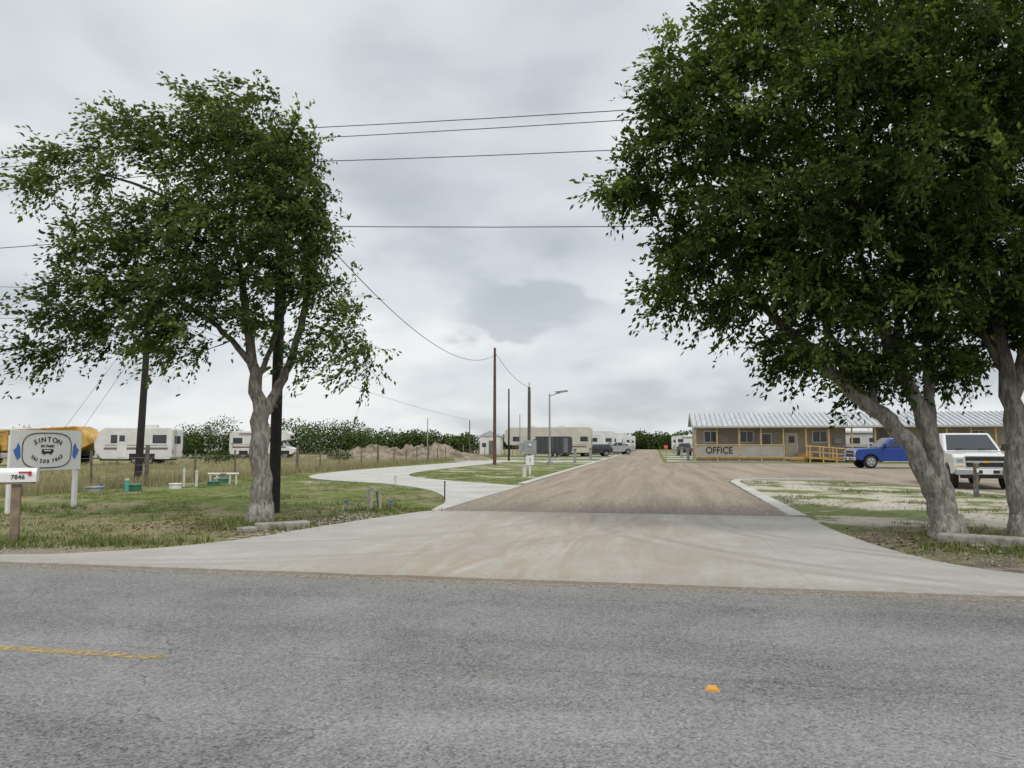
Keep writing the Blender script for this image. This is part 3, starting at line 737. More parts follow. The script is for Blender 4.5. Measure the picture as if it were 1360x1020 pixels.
e4 = pole('utility_pole', *F(40, 11.2), 9.6, 0.135, 'creosote')
pw = pole('utility_pole', -1.36, 59.2, 9.2, 0.14, 'polewood')
pw2 = pole('utility_pole', 1.36, 59.5, 6.1, 0.16, 'polegrey')
pw3 = pole('utility_pole', -0.3, 72, 6.9, 0.10, 'creosote')
pole('utility_pole', -4.6, 82, 4.2, 0.07, 'polegrey'); pole('utility_pole', -10.3, 92, 4.8, 0.07, 'galv'); pole('utility_pole', 0.9, 86, 5.0, 0.07, 'galv')
tube(pw2, 'mast', 'galv', [(0, 0, 6.0), (0, 0, 6.5)], 0.04, 8)
box(pw2, 'meter_cabinet', 'greybox', (0.05, -0.3, 1.35), (1.0, 0.28, 1.1), 0.02)
box(pw2, 'breaker_box', 'greybox', (-0.65, -0.28, 1.35), (0.35, 0.2, 0.7), 0.02)
tube(pw2, 'meter', 'lamp', [(0.05, -0.44, 1.55), (0.05, -0.52, 1.55)], 0.12, 14)
for xx in (-0.4, 0.5): tube(pw2, 'leg', 'galv', [(xx, -0.3, 0), (xx, -0.3, 0.85)], 0.035, 8)
tube(pw2, 'conduit', 'galv', [(0.1, -0.2, 1.8), (0.1, -0.18, 5.8)], 0.035, 8)
wr = empty('overhead_wires')
pL = F(-52, 11.2); pM = (-5.57, 17.8); pR = F(40, 11.2)
for i, (dy, zl, zm, zr, s_) in enumerate(((0.3, 9.35, 9.12, 9.5, .45), (-0.3, 9.3, 9.12, 9.45, .5), (0.0, 8.5, 8.42, 8.6, .58), (0.0, 6.95, 6.85, 6.6, .75))):
    tube(wr, 'wire_%da' % i, 'wire', sag((pL[0], pL[1]+dy, zl), (pM[0], pM[1]+dy, zm), 0.3), 0.010, 5)
    tube(wr, 'wire_%db' % i, 'wire', sag((pM[0], pM[1]+dy, zm), (pR[0], pR[1]+dy, zr), s_), 0.010, 5)
tube(wr, 'service_drop', 'wire', sag((pM[0], pM[1], 7.7), (-1.36, 59.2, 8.6), 1.75, 26), 0.014, 5)
tube(wr, 'service_drop_2', 'wire', sag((-1.36, 59.2, 8.9), (1.36, 59.5, 6.1), 0.45), 0.016, 5)
tube(wr, 'back_drop', 'wire', sag((-15.6, 32, 8.2), (-60, 24, 9.5), 0.5), 0.010, 5)
tube(wr, 'back_drop_2', 'wire', sag((-15.6, 32, 7.0), (-60, 25, 7.5), 0.5), 0.010, 5)
tube(wr, 'back_drop_3', 'wire', sag((-15.6, 32, 7.4), (-4.6, 82, 4.2), 0.5), 0.010, 5)
tube(wr, 'guy_wire_a', 'wire', [(-15.65, 32, 6.2), (-19.4, 31.5, 0)], 0.007, 5)
tube(wr, 'guy_wire_b', 'wire', [(-15.65, 32, 7.0), (-20.3, 31.5, 0)], 0.007, 5)
e = empty('street_lamp', (2.95, 59.0, 0))
tube(e, 'pole', 'galv', [(0, 0, 0), (0, 0, 5.55)], [0.085, 0.06], 12)
tube(e, 'base', 'oldconc', [(0, 0, -0.05), (0, 0, 0.25)], 0.22, 14)
tube(e, 'arm', 'galv', [(0, 0, 5.35), (0.5, 0, 5.55), (0.85, 0, 5.62)], 0.035, 8)
box(e, 'lamp_head', 'greybox', (1.0, 0, 5.68), (0.95, 0.32, 0.06), 0.02, ry=-0.12)
box(e, 'solar_panel', 'black', (0.9, 0, 5.75), (1.0, 0.4, 0.03), 0.0, ry=-0.12)

# ------------------------------------------------------------------ wire fence
fe = empty('wire_fence')
V, Fc = [], []
v = 9.0; i = 0; ends = []
while v < 130:
    uu = -18.5 + R.uniform(-.05, .05); x, y = F(uu, v); h = R.uniform(1.15, 1.4) if i % 4 else 1.55
    r = 0.045 if i % 4 else 0.085
    tubegeo(V, Fc, [(x, y, -0.1), (x+R.uniform(-.05, .05), y, h)], [r, r*.9], 7); ends.append((x, y)); v += R.uniform(2.6, 3.6); i += 1
mesh_ob('posts', V, Fc, M['fencewood'], fe, False)
V, Fc = [], []
for z in (0.3, 0.55, 0.8, 1.08):
    tubegeo(V, Fc, [(x, y, z+R.uniform(-.03, .03)) for x, y in ends], 0.006, 4)
mesh_ob('strands', V, Fc, M['galv'], fe)

# ------------------------------------------------------------------ park sign
e = empty('park_sign', (-11.32, 18.4, 0), math.radians(72)); e.scale = (.9, 1, 1)
for i, xx in enumerate((-0.98, 0.98)):
    box(e, 'post_%d' % i, 'white', (xx, 0.06, 0.9), (0.1, 0.1, 1.8), 0.006)
box(e, 'board', 'white', (0, 0, 1.45), (2.14, 0.03, 0.97), 0.004)
fr2 = []
for k_ in range(48):
    a = 2*math.pi*k_/48; c_, s_ = math.cos(a), math.sin(a)
    fr2.append((.74*math.copysign(abs(c_)**.6, c_), .42*math.copysign(abs(s_)**.6, s_)))
tube(e, 'emblem_frame', 'black', [(x, -0.018, 1.45+z) for x, z in fr2+fr2[:2]], 0.012, 6)
def arc_text(body, rx_, rz_, cz, size, amax, flip=False):
    ws = [0.5 if ch in 'I1 ' else 1.0 for ch in body]; tot = sum(ws); acc = 0
    for ch, w_ in zip(body, ws):
        a = -amax+2*amax*(acc+w_/2)/tot; acc += w_
        if ch == ' ': continue
        x = rx_*math.sin(a); z = cz+(rz_*math.cos(a) if not flip else -rz_*math.cos(a))
        ob_ = text(e, 'letter', 'black', ch, (x, -0.02, z), size, sx=1.15)
        ob_.rotation_euler = (math.radians(90), (a if not flip else -a)*.5, 0)
arc_text('SINTON', .54, .26, 1.45, 0.17, .9)
text(e, 'subtitle', 'black', 'RV PARK', (0, -0.02, 1.55), 0.09, sx=1.15)
arc_text('361 200 7862', .54, .28, 1.46, 0.125, 1.05, True)
prism(e, 'rv_icon', 'black', [(-.17, 1.37), (.13, 1.37), (.19, 1.42), (.17, 1.48), (-.17, 1.48)], -.022, -.016)
box(e, 'rv_icon_window', 'white', (-0.01, -0.025, 1.445), (0.2, 0.004, 0.03), 0.0)
for xx in (-.09, .1): tube(e, 'rv_icon_wheel', 'black', [(xx, -.023, 1.365), (xx, -.016, 1.365)], .022, 12)
for s in (-1, 1):
    V = [(s*.78, -.02, 1.30), (s*.80, -.02, 1.54), (s*.87, -.02, 1.64), (s*.91, -.02, 1.52), (s*.99, -.02, 1.46), (s*.94, -.02, 1.34), (s*.86, -.02, 1.22)]
    mesh_ob('wing', V, [tuple(range(7))], M['blue'], e)

e = empty('mailbox', (-8.16, 12.5, 0), math.radians(22))
box(e, 'post', 'postwood', (0, 0, 0.47), (0.13, 0.13, 0.96), 0.008)
box(e, 'shelf', 'postwood', (0, 0, 0.96), (0.5, 0.2, 0.03))
prof = [(-.11, 0), (.11, 0), (.11, .13)] + [(.11*math.cos(a), .13+.1*math.sin(a)) for a in np.linspace(.3, 2.84, 7)] + [(-.11, .13)]
V = [(-.29, y, 0.98+z) for y, z in prof]+[(.29, y, 0.98+z) for y, z in prof]; n = len(prof)
Fc = [tuple(range(n))[::-1], tuple(range(n, 2*n))]+[(i, (i+1) % n, (i+1) % n+n, i+n) for i in range(n)]
mesh_ob('box', V, Fc, M['white'], e)
text(e, 'house_number', 'black', '7846', (0.03, -0.113, 1.06), 0.10)
box(e, 'flag_arm', 'red', (0.12, -0.12, 1.14), (0.16, 0.006, 0.025)); box(e, 'flag', 'red', (0.2, -0.12, 1.12), (0.05, 0.006, 0.07))
box(e, 'door_latch', 'chrome', (0.3, 0, 1.2), (0.02, 0.05, 0.03))

# ------------------------------------------------------------------ yard utilities
def cover(x, y, r, h, mat='green'):
    e = empty('utility_cover', (x, y, 0))
    tube(e, 'riser', mat, [(0, 0, 0), (0, 0, h)], [r, r*.95], 18); tube(e, 'lid', mat, [(0, 0, h), (0, 0, h+.03)], [r*1.08, r*1.02], 18)
cover(-13.5, 27.0, .28, .17); cover(-12.9, 26.0, .2, .2); cover(-14.4, 26.2, .28, .12, 'greybox'); cover(-12.2, 27.5, .22, .16, 'pvc'); cover(-11.6, 29.5, .24, .14)
cover(-12.0, 31.5, .28, .16); cover(-14.9, 28.5, .26, .15)
def standpipe(x, y, h, r, mat, cap):
    e = empty('standpipe', (x, y, 0))
    tube(e, 'pipe', mat, [(0, 0, 0), (0, 0, h)], r, 12); tube(e, 'cap', cap, [(0, 0, h), (0, 0, h+.06)], r*1.25, 12)
standpipe(-13.0, 25.6, .38, .06, 'teal', 'pvc'); standpipe(-11.9, 28.6, .55, .05, 'pvc', 'pvc'); standpipe(-12.5, 28.9, .7, .04, 'pvc', 'teal')
standpipe(-3.2, 18.3, .42, .055, 'pvctan', 'oldconc'); standpipe(-3.5, 18.9, .5, .05, 'pvctan', 'pvctan')
standpipe(14.1, 24.6, .55, .07, 'teal', 'pvc'); standpipe(-4.6, 30, .3, .05, 'pvc', 'pvc'); standpipe(0.6, 37, .55, .1, 'pvc', 'pvc')
e = empty('backflow_preventer', (-11.5, 30.2, 0), 0.1)
for xx in (-.5, -.25, .25, .5): tube(e, 'riser', 'pvc', [(xx, 0, 0), (xx, 0, .42)], .035, 8)
tube(e, 'manifold', 'pvc', [(-.6, 0, .42), (.6, 0, .42)], .045, 10); tube(e, 'valve_body', 'greybox', [(-.1, 0, .42), (.1, 0, .42)], .07, 10)
tube(e, 'handle', 'red', [(0, 0, .48), (0, 0, .56)], .025, 8); tube(e, 'cross_pipe', 'pvc', [(-.25, -.3, .25), (-.25, .3, .25)], .03, 8)
e = empty('hose_bib', (-3.45, 18.2, 0))
tube(e, 'pipe', 'galv', [(0, 0, 0), (0, 0, .5), (.12, 0, .55), (.2, 0, .48)], .018, 8)
tube(e, 'hose', 'green', [(.2, 0, .48), (.24, .05, .1), (.1, .2, .03), (-.3, .25, .03), (-.55, 0, .03), (-.3, -.15, .03)], .018, 8)
tube(e, 'strut', 'galv', [(-.4, .1, 0), (-.05, .02, .38)], .018, 8)
def flag(x, y, mat='blue'):
    e = empty('marker_flag', (x, y, 0)); tube(e, 'stake', 'galv', [(0, 0, 0), (0, 0, .28)], .005, 5)
    mesh_ob('flag', [(0, 0, .28), (.08, .02, .27), (.08, .03, .21), (0, 0, .21)], [(0, 1, 2, 3)], M[mat], e)
flag(-3.95, 17.9); flag(-2.9, 17.9); flag(13.8, 22.6); flag(-13.7, 25.2)
e = empty('steel_stake', (-1.95, 22.0, 0)); tube(e, 'stake', 'black', [(0, 0, 0), (0, 0, .5)], .02, 6); tube(e, 'tip', 'black', [(0, 0, .5), (0, 0, .53)], .03, 6)
e = empty('wooden_post', (14.2, 23.2, 0), 0.2); box(e, 'post', 'fencewood', (0, 0, .5), (.11, .11, 1.0), .01, ry=.04); box(e, 'cap', 'greybox', (0.03, 0, 1.02), (.12, .12, .03)); box(e, 'tag', 'white', (0.02, -.06, .8), (.08, .006, .12))
e = empty('site_sign', (0.95, 40, 0)); box(e, 'post', 'white', (0, 0, .4), (.08, .06, .8)); box(e, 'panel', 'white', (0, -.05, .75), (.4, .02, .5), .003); text(e, 'number', 'black', '1', (0, -.063, .75), .3)
x, y = F(1.9, 66); e = empty('traffic_sign', (x, y, 0)); tube(e, 'post', 'galv', [(0, 0, 0), (0, 0, 1.5)], .04, 8); box(e, 'panel', 'red', (0, -.05, 1.35), (.38, .02, .38), .0); text(e, 'legend', 'white', 'STOP', (0, -.065, 1.35), .13)
for vv in (62, 78, 100, 126, 151):
    x, y = F(-6.0, vv-1.0); e = empty('rv_hookup_pedestal', (x, y, 0)); box(e, 'cabinet', 'greybox', (0, 0, .6), (.25, .2, 1.2), .01); box(e, 'hood', 'greybox', (0, -.06, 1.2), (.3, .3, .06), .01)
for vv in (70, 88, 106, 128):
    x, y = F(4.0, vv-1.0); e = empty('rv_hookup_pedestal', (x, y, 0)); box(e, 'cabinet', 'greybox', (0, 0, .6), (.25, .2, 1.2), .01); box(e, 'hood', 'greybox', (0, -.06, 1.2), (.3, .3, .06), .01)

# spoil heaps
V, Fc = [], []; nx, ny = 120, 30
for j in range(ny):
    for i in range(nx):
        x = -21 + 19.5*i/(nx-1); y = 72 + 11*j/(ny-1)
        env = max(0, math.sin(math.pi*j/(ny-1)))**.8 * min(1, 4*i/(nx-1))*min(1, 4*(1-i/(nx-1)))
        h = (0.62 + 0.5*mnoise.noise(Vector((x*.33, y*.3, 0))) + .42*mnoise.noise(Vector((x*.9, y*.9, 3))) + .22*mnoise.noise(Vector((x*3, y*3, 3))))
        V.append((x, y, max(-.05, env*max(0, h)*1.75-.05)))
for j in range(ny-1):
    for i in range(nx-1):
        a = j*nx+i; Fc.append((a, a+1, a+nx+1, a+nx))
mesh_ob('dirt_mound', V, Fc, M['dirt'])

# ------------------------------------------------------------------ vehicles
def wheel(e, x, y, r, w, nm):
    s = 1 if y > 0 else -1
    tube(e, nm+'_tyre', 'tyre', [(x, y-s*w, r), (x, y-s*w*.97, r), (x, y-s*.03, r), (x, y, r)], [r*.9, r, r, r*.93], 28)
    tube(e, nm+'_rim', 'chrome', [(x, y-s*.02, r), (x, y+s*.006, r), (x, y+s*.008, r)], [r*.66, r*.66, r*.6], 20)
    for k in range(5):
        a = k*2*math.pi/5+.3
        tube(e, nm+'_slot_%d' % k, 'black', [(x+math.cos(a)*r*.4, y, r+math.sin(a)*r*.4), (x+math.cos(a)*r*.4, y+s*.012, r+math.sin(a)*r*.4)], r*.13, 8)
    tube(e, nm+'_hub', 'chrome', [(x, y, r), (x, y+s*.02, r)], r*.16, 10)
def arch(cx, r, z0, n=9):
    a0 = math.asin(min(.9, max(-.9, (z0-.4)/r)))
    return [(cx+r*math.cos(math.pi-a0-(math.pi-2*a0)*i/(n-1)), .4+r*math.sin(math.pi-a0-(math.pi-2*a0)*i/(n-1))) for i in range(n)]
def cabin(e, mat, b, t, zb, zt, wb, wt, wins, ws=True):
    """b,t = (x_front,x_rear)"""
    V = [(b[1], -wb, zb), (b[0], -wb, zb), (b[0], wb, zb), (b[1], wb, zb), (t[1], -wt, zt), (t[0], -wt, zt), (t[0]-.0, wt, zt), (t[1], wt, zt)]
    Fc = [(0, 3, 2, 1), (4, 5, 6, 7), (0, 1, 5, 4), (1, 2, 6, 5), (2, 3, 7, 6), (3, 0, 4, 7)]
    ob = mesh_ob('cab', V, Fc, M[mat], e); bevelmod(ob, .07, 3)
    def quad(a, bb, c, d, s0, s1, t0, t1, nm, off):
        a, bb, c, d = map(Vector, (a, bb, c, d)); P = []
        nrm = (bb-a).cross(d-a).normalized()*off
        for s, tt in ((s0[0], t0), (s1[0], t0), (s1[1], t1), (s0[1], t1)):
            P.append(a.lerp(bb, s).lerp(d.lerp(c, s), tt)+nrm)
        th = [p-nrm*1.6 for p in P]
        mesh_ob(nm, P+th, [(0, 1, 2, 3), (0, 4, 5, 1), (1, 5, 6, 2), (2, 6, 7, 3), (3, 7, 4, 0)], M['glass'], e)
    for i, (s0, s1, t0, t1) in enumerate(wins):
        quad(V[0], V[1], V[5], V[4], s0, s1, t0, t1, 'side_glass_r%d' % i, .012)
        f = lambda q: (1-q[0], 1-q[1])
        quad(V[2], V[3], V[7], V[6], f(s1), f(s0), t0, t1, 'side_glass_l%d' % i, .012)
    quad(V[1], V[2], V[6], V[5], (.06, .07), (.94, .93), .06, .90, 'windscreen', .012)
    quad(V[3], V[0], V[4], V[7], (.1, .1), (.9, .9), .15, .85, 'rear_glass', .012)
def pickup(name, x, y, rz, mat, scale=1.0, longcab=True):
    e = empty(name, (x, y, 0.012), rz); e.scale = (scale,)*3
    wf, wr_, ar = 1.95, -1.72, .50
    prof = [(-2.85, .62), (-2.3, .56)] + arch(wr_, ar, .52) + [(-1.1, .46), (1.3, .46)] + arch(wf, ar, .50) + [(2.6, .52), (2.86, .56), (2.90, .80), (2.87, 1.08), (2.70, 1.20), (1.35, 1.27), (-0.98, 1.30), (-1.02, 1.36), (-2.86, 1.36), (-2.9, .95)]
    prism(e, 'body', mat, prof, -.98, .98, .045, 3)
    box(e, 'arch_shade_block', 'black', (0, 0, .72), (5.2, 1.5, .5))  # black filler box, stands in for shade inside the cut-through wheel arches
    prism(e, 'hood_bulge', mat, [(1.5, 1.24), (2.6, 1.18), (2.72, 1.20), (2.6, 1.235), (1.5, 1.30)], -.55, .55, .02)
    box(e, 'bed_shade_sheet', 'black', (-1.95, 0, 1.352), (1.68, 1.72, .03))  # black sheet on the solid bed top, stands in for the shaded open bed
    cabin(e, mat, (1.42, -1.0), (.62, -.86), 1.27, 1.93, .93, .76, [((.05, .075), (.44, .46), .12, .86), ((.49, .50), (.83, .70), .12, .86)] if longcab else [((.30, .3), (.83, .70), .12, .86)])
    box(e, 'grille', 'black', (2.885, 0, .93), (.06, 1.22, .34), .02)
    box(e, 'grille_bar', 'chrome', (2.925, 0, .93), (.03, 1.22, .06), .008)
    box(e, 'grille_surround', 'chrome', (2.895, 0, 1.12), (.06, 1.3, .035), .01)
    box(e, 'badge', 'amber', (2.942, 0, .93), (.02, .2, .07), .01)
    for s in (-1, 1):
        box(e, 'headlamp_%d' % s, 'lamp', (2.845, s*.79, .96), (.10, .33, .26), .02)
        box(e, 'headlamp_core_%d' % s, 'greybox', (2.897, s*.79, .97), (.012, .2, .12), .01)
        box(e, 'indicator_%d' % s, 'amber', (2.87, s*.8, .79), (.06, .28, .05), .01)
        box(e, 'fog_lamp_%d' % s, 'lamp', (2.99, s*.62, .56), (.03, .15, .09), .01)
        box(e, 'tail_lamp_%d' % s, 'red', (-2.88, s*.9, 1.08), (.06, .13, .34), .01)
        box(e, 'mirror_%d' % s, 'black', (1.12, s*1.10, 1.42), (.12, .22, .24), .03)
        box(e, 'mirror_arm_%d' % s, 'black', (1.1, s*.98, 1.36), (.06, .14, .05), .01)
        box(e, 'wiper_%d' % s, 'black', (1.33, s*.35+.1, 1.36), (.02, .55, .02), rz=.1)
        for dx in (1.22, .08, -.98): box(e, 'door_seam', 'black', (dx, s*.981, .92), (.012, .006, .66))
        for dx in (.22, -.82): box(e, 'door_handle', 'chrome' if mat == 'carwhite' else mat, (dx, s*.992, 1.14), (.16, .03, .04), .008)
        box(e, 'sill', 'chrome', (.1, s*.97, .43), (2.3, .1, .05), .015)
        for xx, nm in ((wf, 'front'), (wr_, 'rear')): wheel(e, xx, s*.97, .4, .27, '%s_wheel_%d' % (nm, s))
    box(e, 'front_bumper', 'chrome', (2.93, 0, .60), (.16, 1.9, .22), .04)
    box(e, 'air_dam', 'black', (2.88, 0, .44), (.1, 1.6, .12), .02)
    box(e, 'bumper_slot', 'black', (3.005, 0, .60), (.02, .7, .10), .01)
    box(e, 'number_plate', 'white', (3.02, 0, .60), (.012, .31, .15))
    box(e, 'rear_bumper', 'chrome', (-2.97, 0, .62), (.16, 1.85, .18), .03)
    return e
def suv(name, x, y, rz, mat, H=1.75, L=4.7):
    e = empty(name, (x, y, 0.012), rz); k = L/4.7
    prof = [(-2.3, .5)] + arch(-1.4, .42, .46) + [(-.9, .4), (.95, .4)] + arch(1.42, .42, .46) + [(2.2, .45), (2.34, .6), (2.3, .92), (1.2, 1.08), (-2.25, 1.1), (-2.34, .8)]
    prism(e, 'body', mat, [(a*k, z) for a, z in prof], -.9, .9, .06, 3)
    box(e, 'arch_shade_block', 'black', (0, 0, .65), (4.1*k, 1.3, .45))  # black filler, stands in for shade inside the wheel arches
    cabin(e, mat, (1.3*k, -2.2*k), (.45*k, -1.95*k), 1.08, H, .87, .68, [((.04, .06), (.33, .34), .1, .85), ((.36, .37), (.62, .62), .1, .85), ((.65, .65), (.9, .78), .1, .85)])
    box(e, 'grille', 'black', (2.32*k, 0, .75), (.05, 1.0, .2), .02); box(e, 'front_bumper', mat, (2.33*k, 0, .5), (.12, 1.7, .18), .04)
    for s in (-1, 1):
        box(e, 'headlamp', 'lamp', (2.28*k, s*.7, .82), (.1, .3, .14), .02); box(e, 'tail_lamp', 'red', (-2.3*k, s*.78, .95), (.07, .14, .3), .01)
        box(e, 'mirror', 'black', (.95*k, s*.98, 1.12), (.1, .16, .13), .03)
        for xx in (1.42*k, -1.4*k): wheel(e, xx, s*.9, .36, .23, 'wheel')
    return e
hd = math.atan2(-.982, -.187)
tx, ty = 17.0, 27.0
pickup('pickup_truck', tx+.187*2.4, ty+.982*2.4, hd-.10, 'carwhite', 1.04)
pickup('pickup_truck', 25.7, 50.6, math.radians(176), 'carblue', 1.04)
suv('sedan', 12.6, 113, math.radians(200), 'cardark', 1.55, 4.6); pickup('pickup_truck', 16.0, 117, math.radians(195), 'carsilver')
suv('sedan', 10.9, 100, math.radians(190), 'cardark', 1.6, 4.6)
suv('suv', 24.6, 108, math.radians(80), 'cardark'); suv('suv', 46, 60, math.radians(170), 'carsilver'); suv('suv', 8.9, 104, math.radians(185), 'carsilver')
suv('suv', 31.5, 118, math.radians(95), 'carsilver')
for (uu_, v_, mt_) in ((-6.6, 124, 'carwhite'), (-6.8, 136, 'cardark'), (-6.5, 149, 'carwhite')):
    x, y = F(uu_, v_); suv('suv', x, y, YAW+math.pi+.2, mt_, 1.75)

def trailer(name, x, y, rz, L, H, kind, body='rvwhite', stripe='rvgrey', motor=False):
    e = empty(name, (x, y, 0.03), rz); h0 = .45; w = 1.22; a = -L/2; b = L/2
    if kind == 'fifth':
        prof = [(a, h0+.1), (a+.2, h0), (b-3.0, h0), (b-2.7, 1.35), (b-.4, 1.45), (b, 2.0), (b-.1, H-.5), (b-.7, H), (a+.15, H), (a, H-.2)]
    elif kind == 'motor':
        prof = [(a, h0+.1), (a+.2, h0), (b-.2, h0), (b, .8), (b-.05, 1.5), (b-.35, H-.4), (b-.7, H), (a+.12, H), (a, H-.15)]
    elif kind == 'classc':
        prof = [(a, h0+.1), (a+.2, h0), (b-.4, h0), (b, .7), (b, 1.05), (b-.9, 1.35), (b-1.35, 1.95), (b-.5, 2.1), (b-.55, H-.3), (b-.9, H), (a+.12, H), (a, H-.15)]
    else:
        prof = [(a, h0+.15), (a+.2, h0), (b-.6, h0), (b-.05, 1.1), (b, 1.6), (b-.35, H-.25), (b-.7, H), (a+.12, H), (a, H-.15)]
    prism(e, 'body', body, prof, -w, w, .05, 3)
    for s in (-1, 1):
        yy = s*(w+.008)
        box(e, 'stripe', stripe, (a+L*.46, yy, 1.25), (L*.82, .012, .16)); box(e, 'stripe_thin', stripe, (a+L*.46, yy, 1.5), (L*.80, .012, .04))
        nwin = max(2, int(L/2.6))
        for i in range(nwin):
            xx = a+.9+(L-2.6)*i/max(1, nwin-1)
            if kind == 'classc' and xx > b-1.9: continue
            box(e, 'window_frame', 'black', (xx, s*(w+.006), 1.95 if H < 3.2 else 2.25), (1.0, .02, .62), .01)
            box(e, 'window', 'screen', (xx, s*(w+.018), 1.95 if H < 3.2 else 2.25), (.9, .012, .52))
        box(e, 'door', body, (a+L*.64, s*(w+.012), 1.5), (.7, .03, 1.85), .01); box(e, 'door_window', 'screen', (a+L*.64, s*(w+.03), 2.0), (.4, .012, .45))
        if kind in ('motor', 'classc'): wl = (a+L*.22, b-1.0 if kind == 'classc' else b-1.5)
        else: wl = (a+L*.38-.45, a+L*.38+.45)
        for xx in wl:
            wheel(e, xx, s*(w-.02), .38, .22, 'wheel'); box(e, 'wheel_well', 'black', (xx, s*(w+.002), .66), (.95, .012, .42), .004)
    box(e, 'underframe', 'black', (0 if kind != 'fifth' else -1.3, 0, .42), (L*.88 if kind != 'fifth' else L*.68, 1.9, .16))
    for i in range(2 if L > 7 else 1): box(e, 'roof_ac', 'rvwhite', (a+L*(.35+.35*i), 0, H+.13), (.9, .7, .28), .05)
    tube(e, 'awning', 'greybox', [(a+L*.15, -w-.1, H-.25), (a+L*.75, -w-.1, H-.25)], .07, 10)
    box(e, 'rear_window', 'screen', (a-.005, 0, 1.9), (.02, 1.2, .6)); box(e, 'ladder', 'galv', (a-.06, .85, 1.7), (.03, .04, 2.0)); box(e, 'ladder_b', 'galv', (a-.06, .5, 1.7), (.03, .04, 2.0))
    for s in (-1, 1): box(e, 'tail_lamp', 'red', (a-.01, s*1.05, 1.0), (.03, .12, .25))
    if kind in ('motor',): box(e, 'windscreen', 'glass', (b-.18, 0, 2.0), (.05, 2.1, .85), .02, ry=-.28)
    if kind == 'classc':
        box(e, 'windscreen', 'glass', (b-1.08, 0, 1.66), (.04, 1.9, .6), .01, ry=-.62)
        for s in (-1, 1): box(e, 'cab_window', 'glass', (b-1.6, s*(w+.01), 1.65), (.8, .02, .5), .01)
        box(e, 'bunk_window', 'glass', (b-.5, 0, 2.35), (.05, 1.6, .35), .01)
    if kind in ('travel',):
        for s in (-1, 1): tube(e, 'hitch_rail', 'black', [(b-.5, s*.5, .5), (b+1.1, 0, .5)], .05, 8)
        tube(e, 'jack', 'galv', [(b+.8, 0, 0), (b+.8, 0, .95)], .04, 8); tube(e, 'gas_bottle', 'white', [(b+.25, .1, .55), (b+.25, .1, 1.0)], .16, 12)
    if kind == 'fifth':
        for s in (-1, 1): box(e, 'landing_leg', 'black', (b-2.9, s*.9, .5), (.1, .1, 1.0))
        box(e, 'slide_out', body, (a+3.2, -w-.25, 2.0), (3.6, .5, 2.0), .03); box(e, 'slide_window', 'screen', (a+3.2, -w-.51, 2.3), (1.6, .02, .7))
    return e
trailer('travel_trailer', -28.4, 57.6, math.radians(185), 5.6, 2.8, 'travel', 'rvwhite', 'rvgrey')
trailer('motorhome', -27.5, 84, math.radians(4), 7.0, 3.0, 'classc', 'rvwhite', 'rvbrown')
trailer('travel_trailer', -36, 98, math.radians(10), 7.0, 2.9, 'travel', 'rvwhite', 'rvgrey')
trailer('fifth_wheel_trailer', -56, 88, math.radians(6), 9.0, 3.4, 'fifth', 'rvwhite', 'rvgrey')
for i, (v, k, bd, st, L, uc) in enumerate(((94, 'fifth', 'rvtan', 'rvbrown', 11.5, -13.0), (114, 'travel', 'rvwhite', 'rvgrey', 8.5, -11.0), (122, 'fifth', 'rvwhite', 'rvbrown', 10, -10.8), (133, 'motor', 'rvwhite', 'rvgrey', 10, -9.8), (146, 'fifth', 'rvwhite', 'rvgrey', 10, -10.0), (160, 'travel', 'rvwhite', 'rvbrown', 9, -9.6), (174, 'fifth', 'rvwhite', 'rvgrey', 10, -9.6), (188, 'travel', 'rvwhite', 'rvgrey', 9, -9.5), (204, 'fifth', 'rvwhite', 'rvbrown', 10, -9.5))):
    x, y = F(uc, v); nm = {'fifth': 'fifth_wheel_trailer', 'travel': 'travel_trailer', 'motor': 'motorhome'}[k]
    trailer(nm, x, y, YAW + (math.pi if i % 2 == 0 else 0), L, 3.8 if k == 'fifth' else 3.2, k, bd, st)
e = empty('cargo_trailer', (4.9, 88.5, .03), math.radians(-6)); e.scale = (.62, .95, .9)
prism(e, 'body', 'cardark', [(-3.3, .5), (3.0, .5), (3.5, .9), (3.5, 2.5), (3.2, 2.75), (-3.3, 2.75)], -1.15, 1.15, .04)
for s in (-1, 1):
    for xx in (-.6, .3): wheel(e, xx, s*1.15, .34, .2, 'wheel')
    for k_ in range(7): box(e, 'rib', 'rvgrey', (-3.0+k_*.95, s*1.155, 1.6), (.04, .02, 2.1))
    box(e, 'fender', 'black', (-.15, s*1.2, .8), (1.9, .12, .08), .02); box(e, 'door', 'rvgrey', (2.3, s*1.165, 1.6), (.75, .02, 1.8), .01)
box(e, 'tongue', 'black', (4.2, 0, .55), (1.5, .12, .1))
x, y = F(8.8, 145); trailer('travel_trailer', x, y, YAW, 8, 3.2, 'travel'); x, y = F(9, 170); trailer('travel_trailer', x, y, YAW, 9, 3.3, 'travel')
e = empty('dump_truck', (-34.4, 57.5, 0), math.radians(3))
prism(e, 'bed', 'yellow', [(-3.6, 1.1), (1.8, 1.1), (3.0, 1.7), (2.1, 2.75), (1.6, 2.95), (-3.9, 2.6)], -1.2, 1.2, .04)
for k_ in range(6):
    for s in (-1, 1): box(e, 'bed_rib', 'yellow', (-3.2+k_*.95, s*1.23, 1.85), (.12, .08, 1.4), .01)
box(e, 'bed_rim', 'yellow', (-1.1, 0, 2.72), (5.4, 2.5, .12), .02, ry=-.06)
prism(e, 'cab', 'yellow', [(-6.2, .7), (-4.1, .7), (-4.1, 2.5), (-5.2, 2.5), (-5.5, 1.7), (-6.2, 1.55)], -1.05, 1.05, .06)
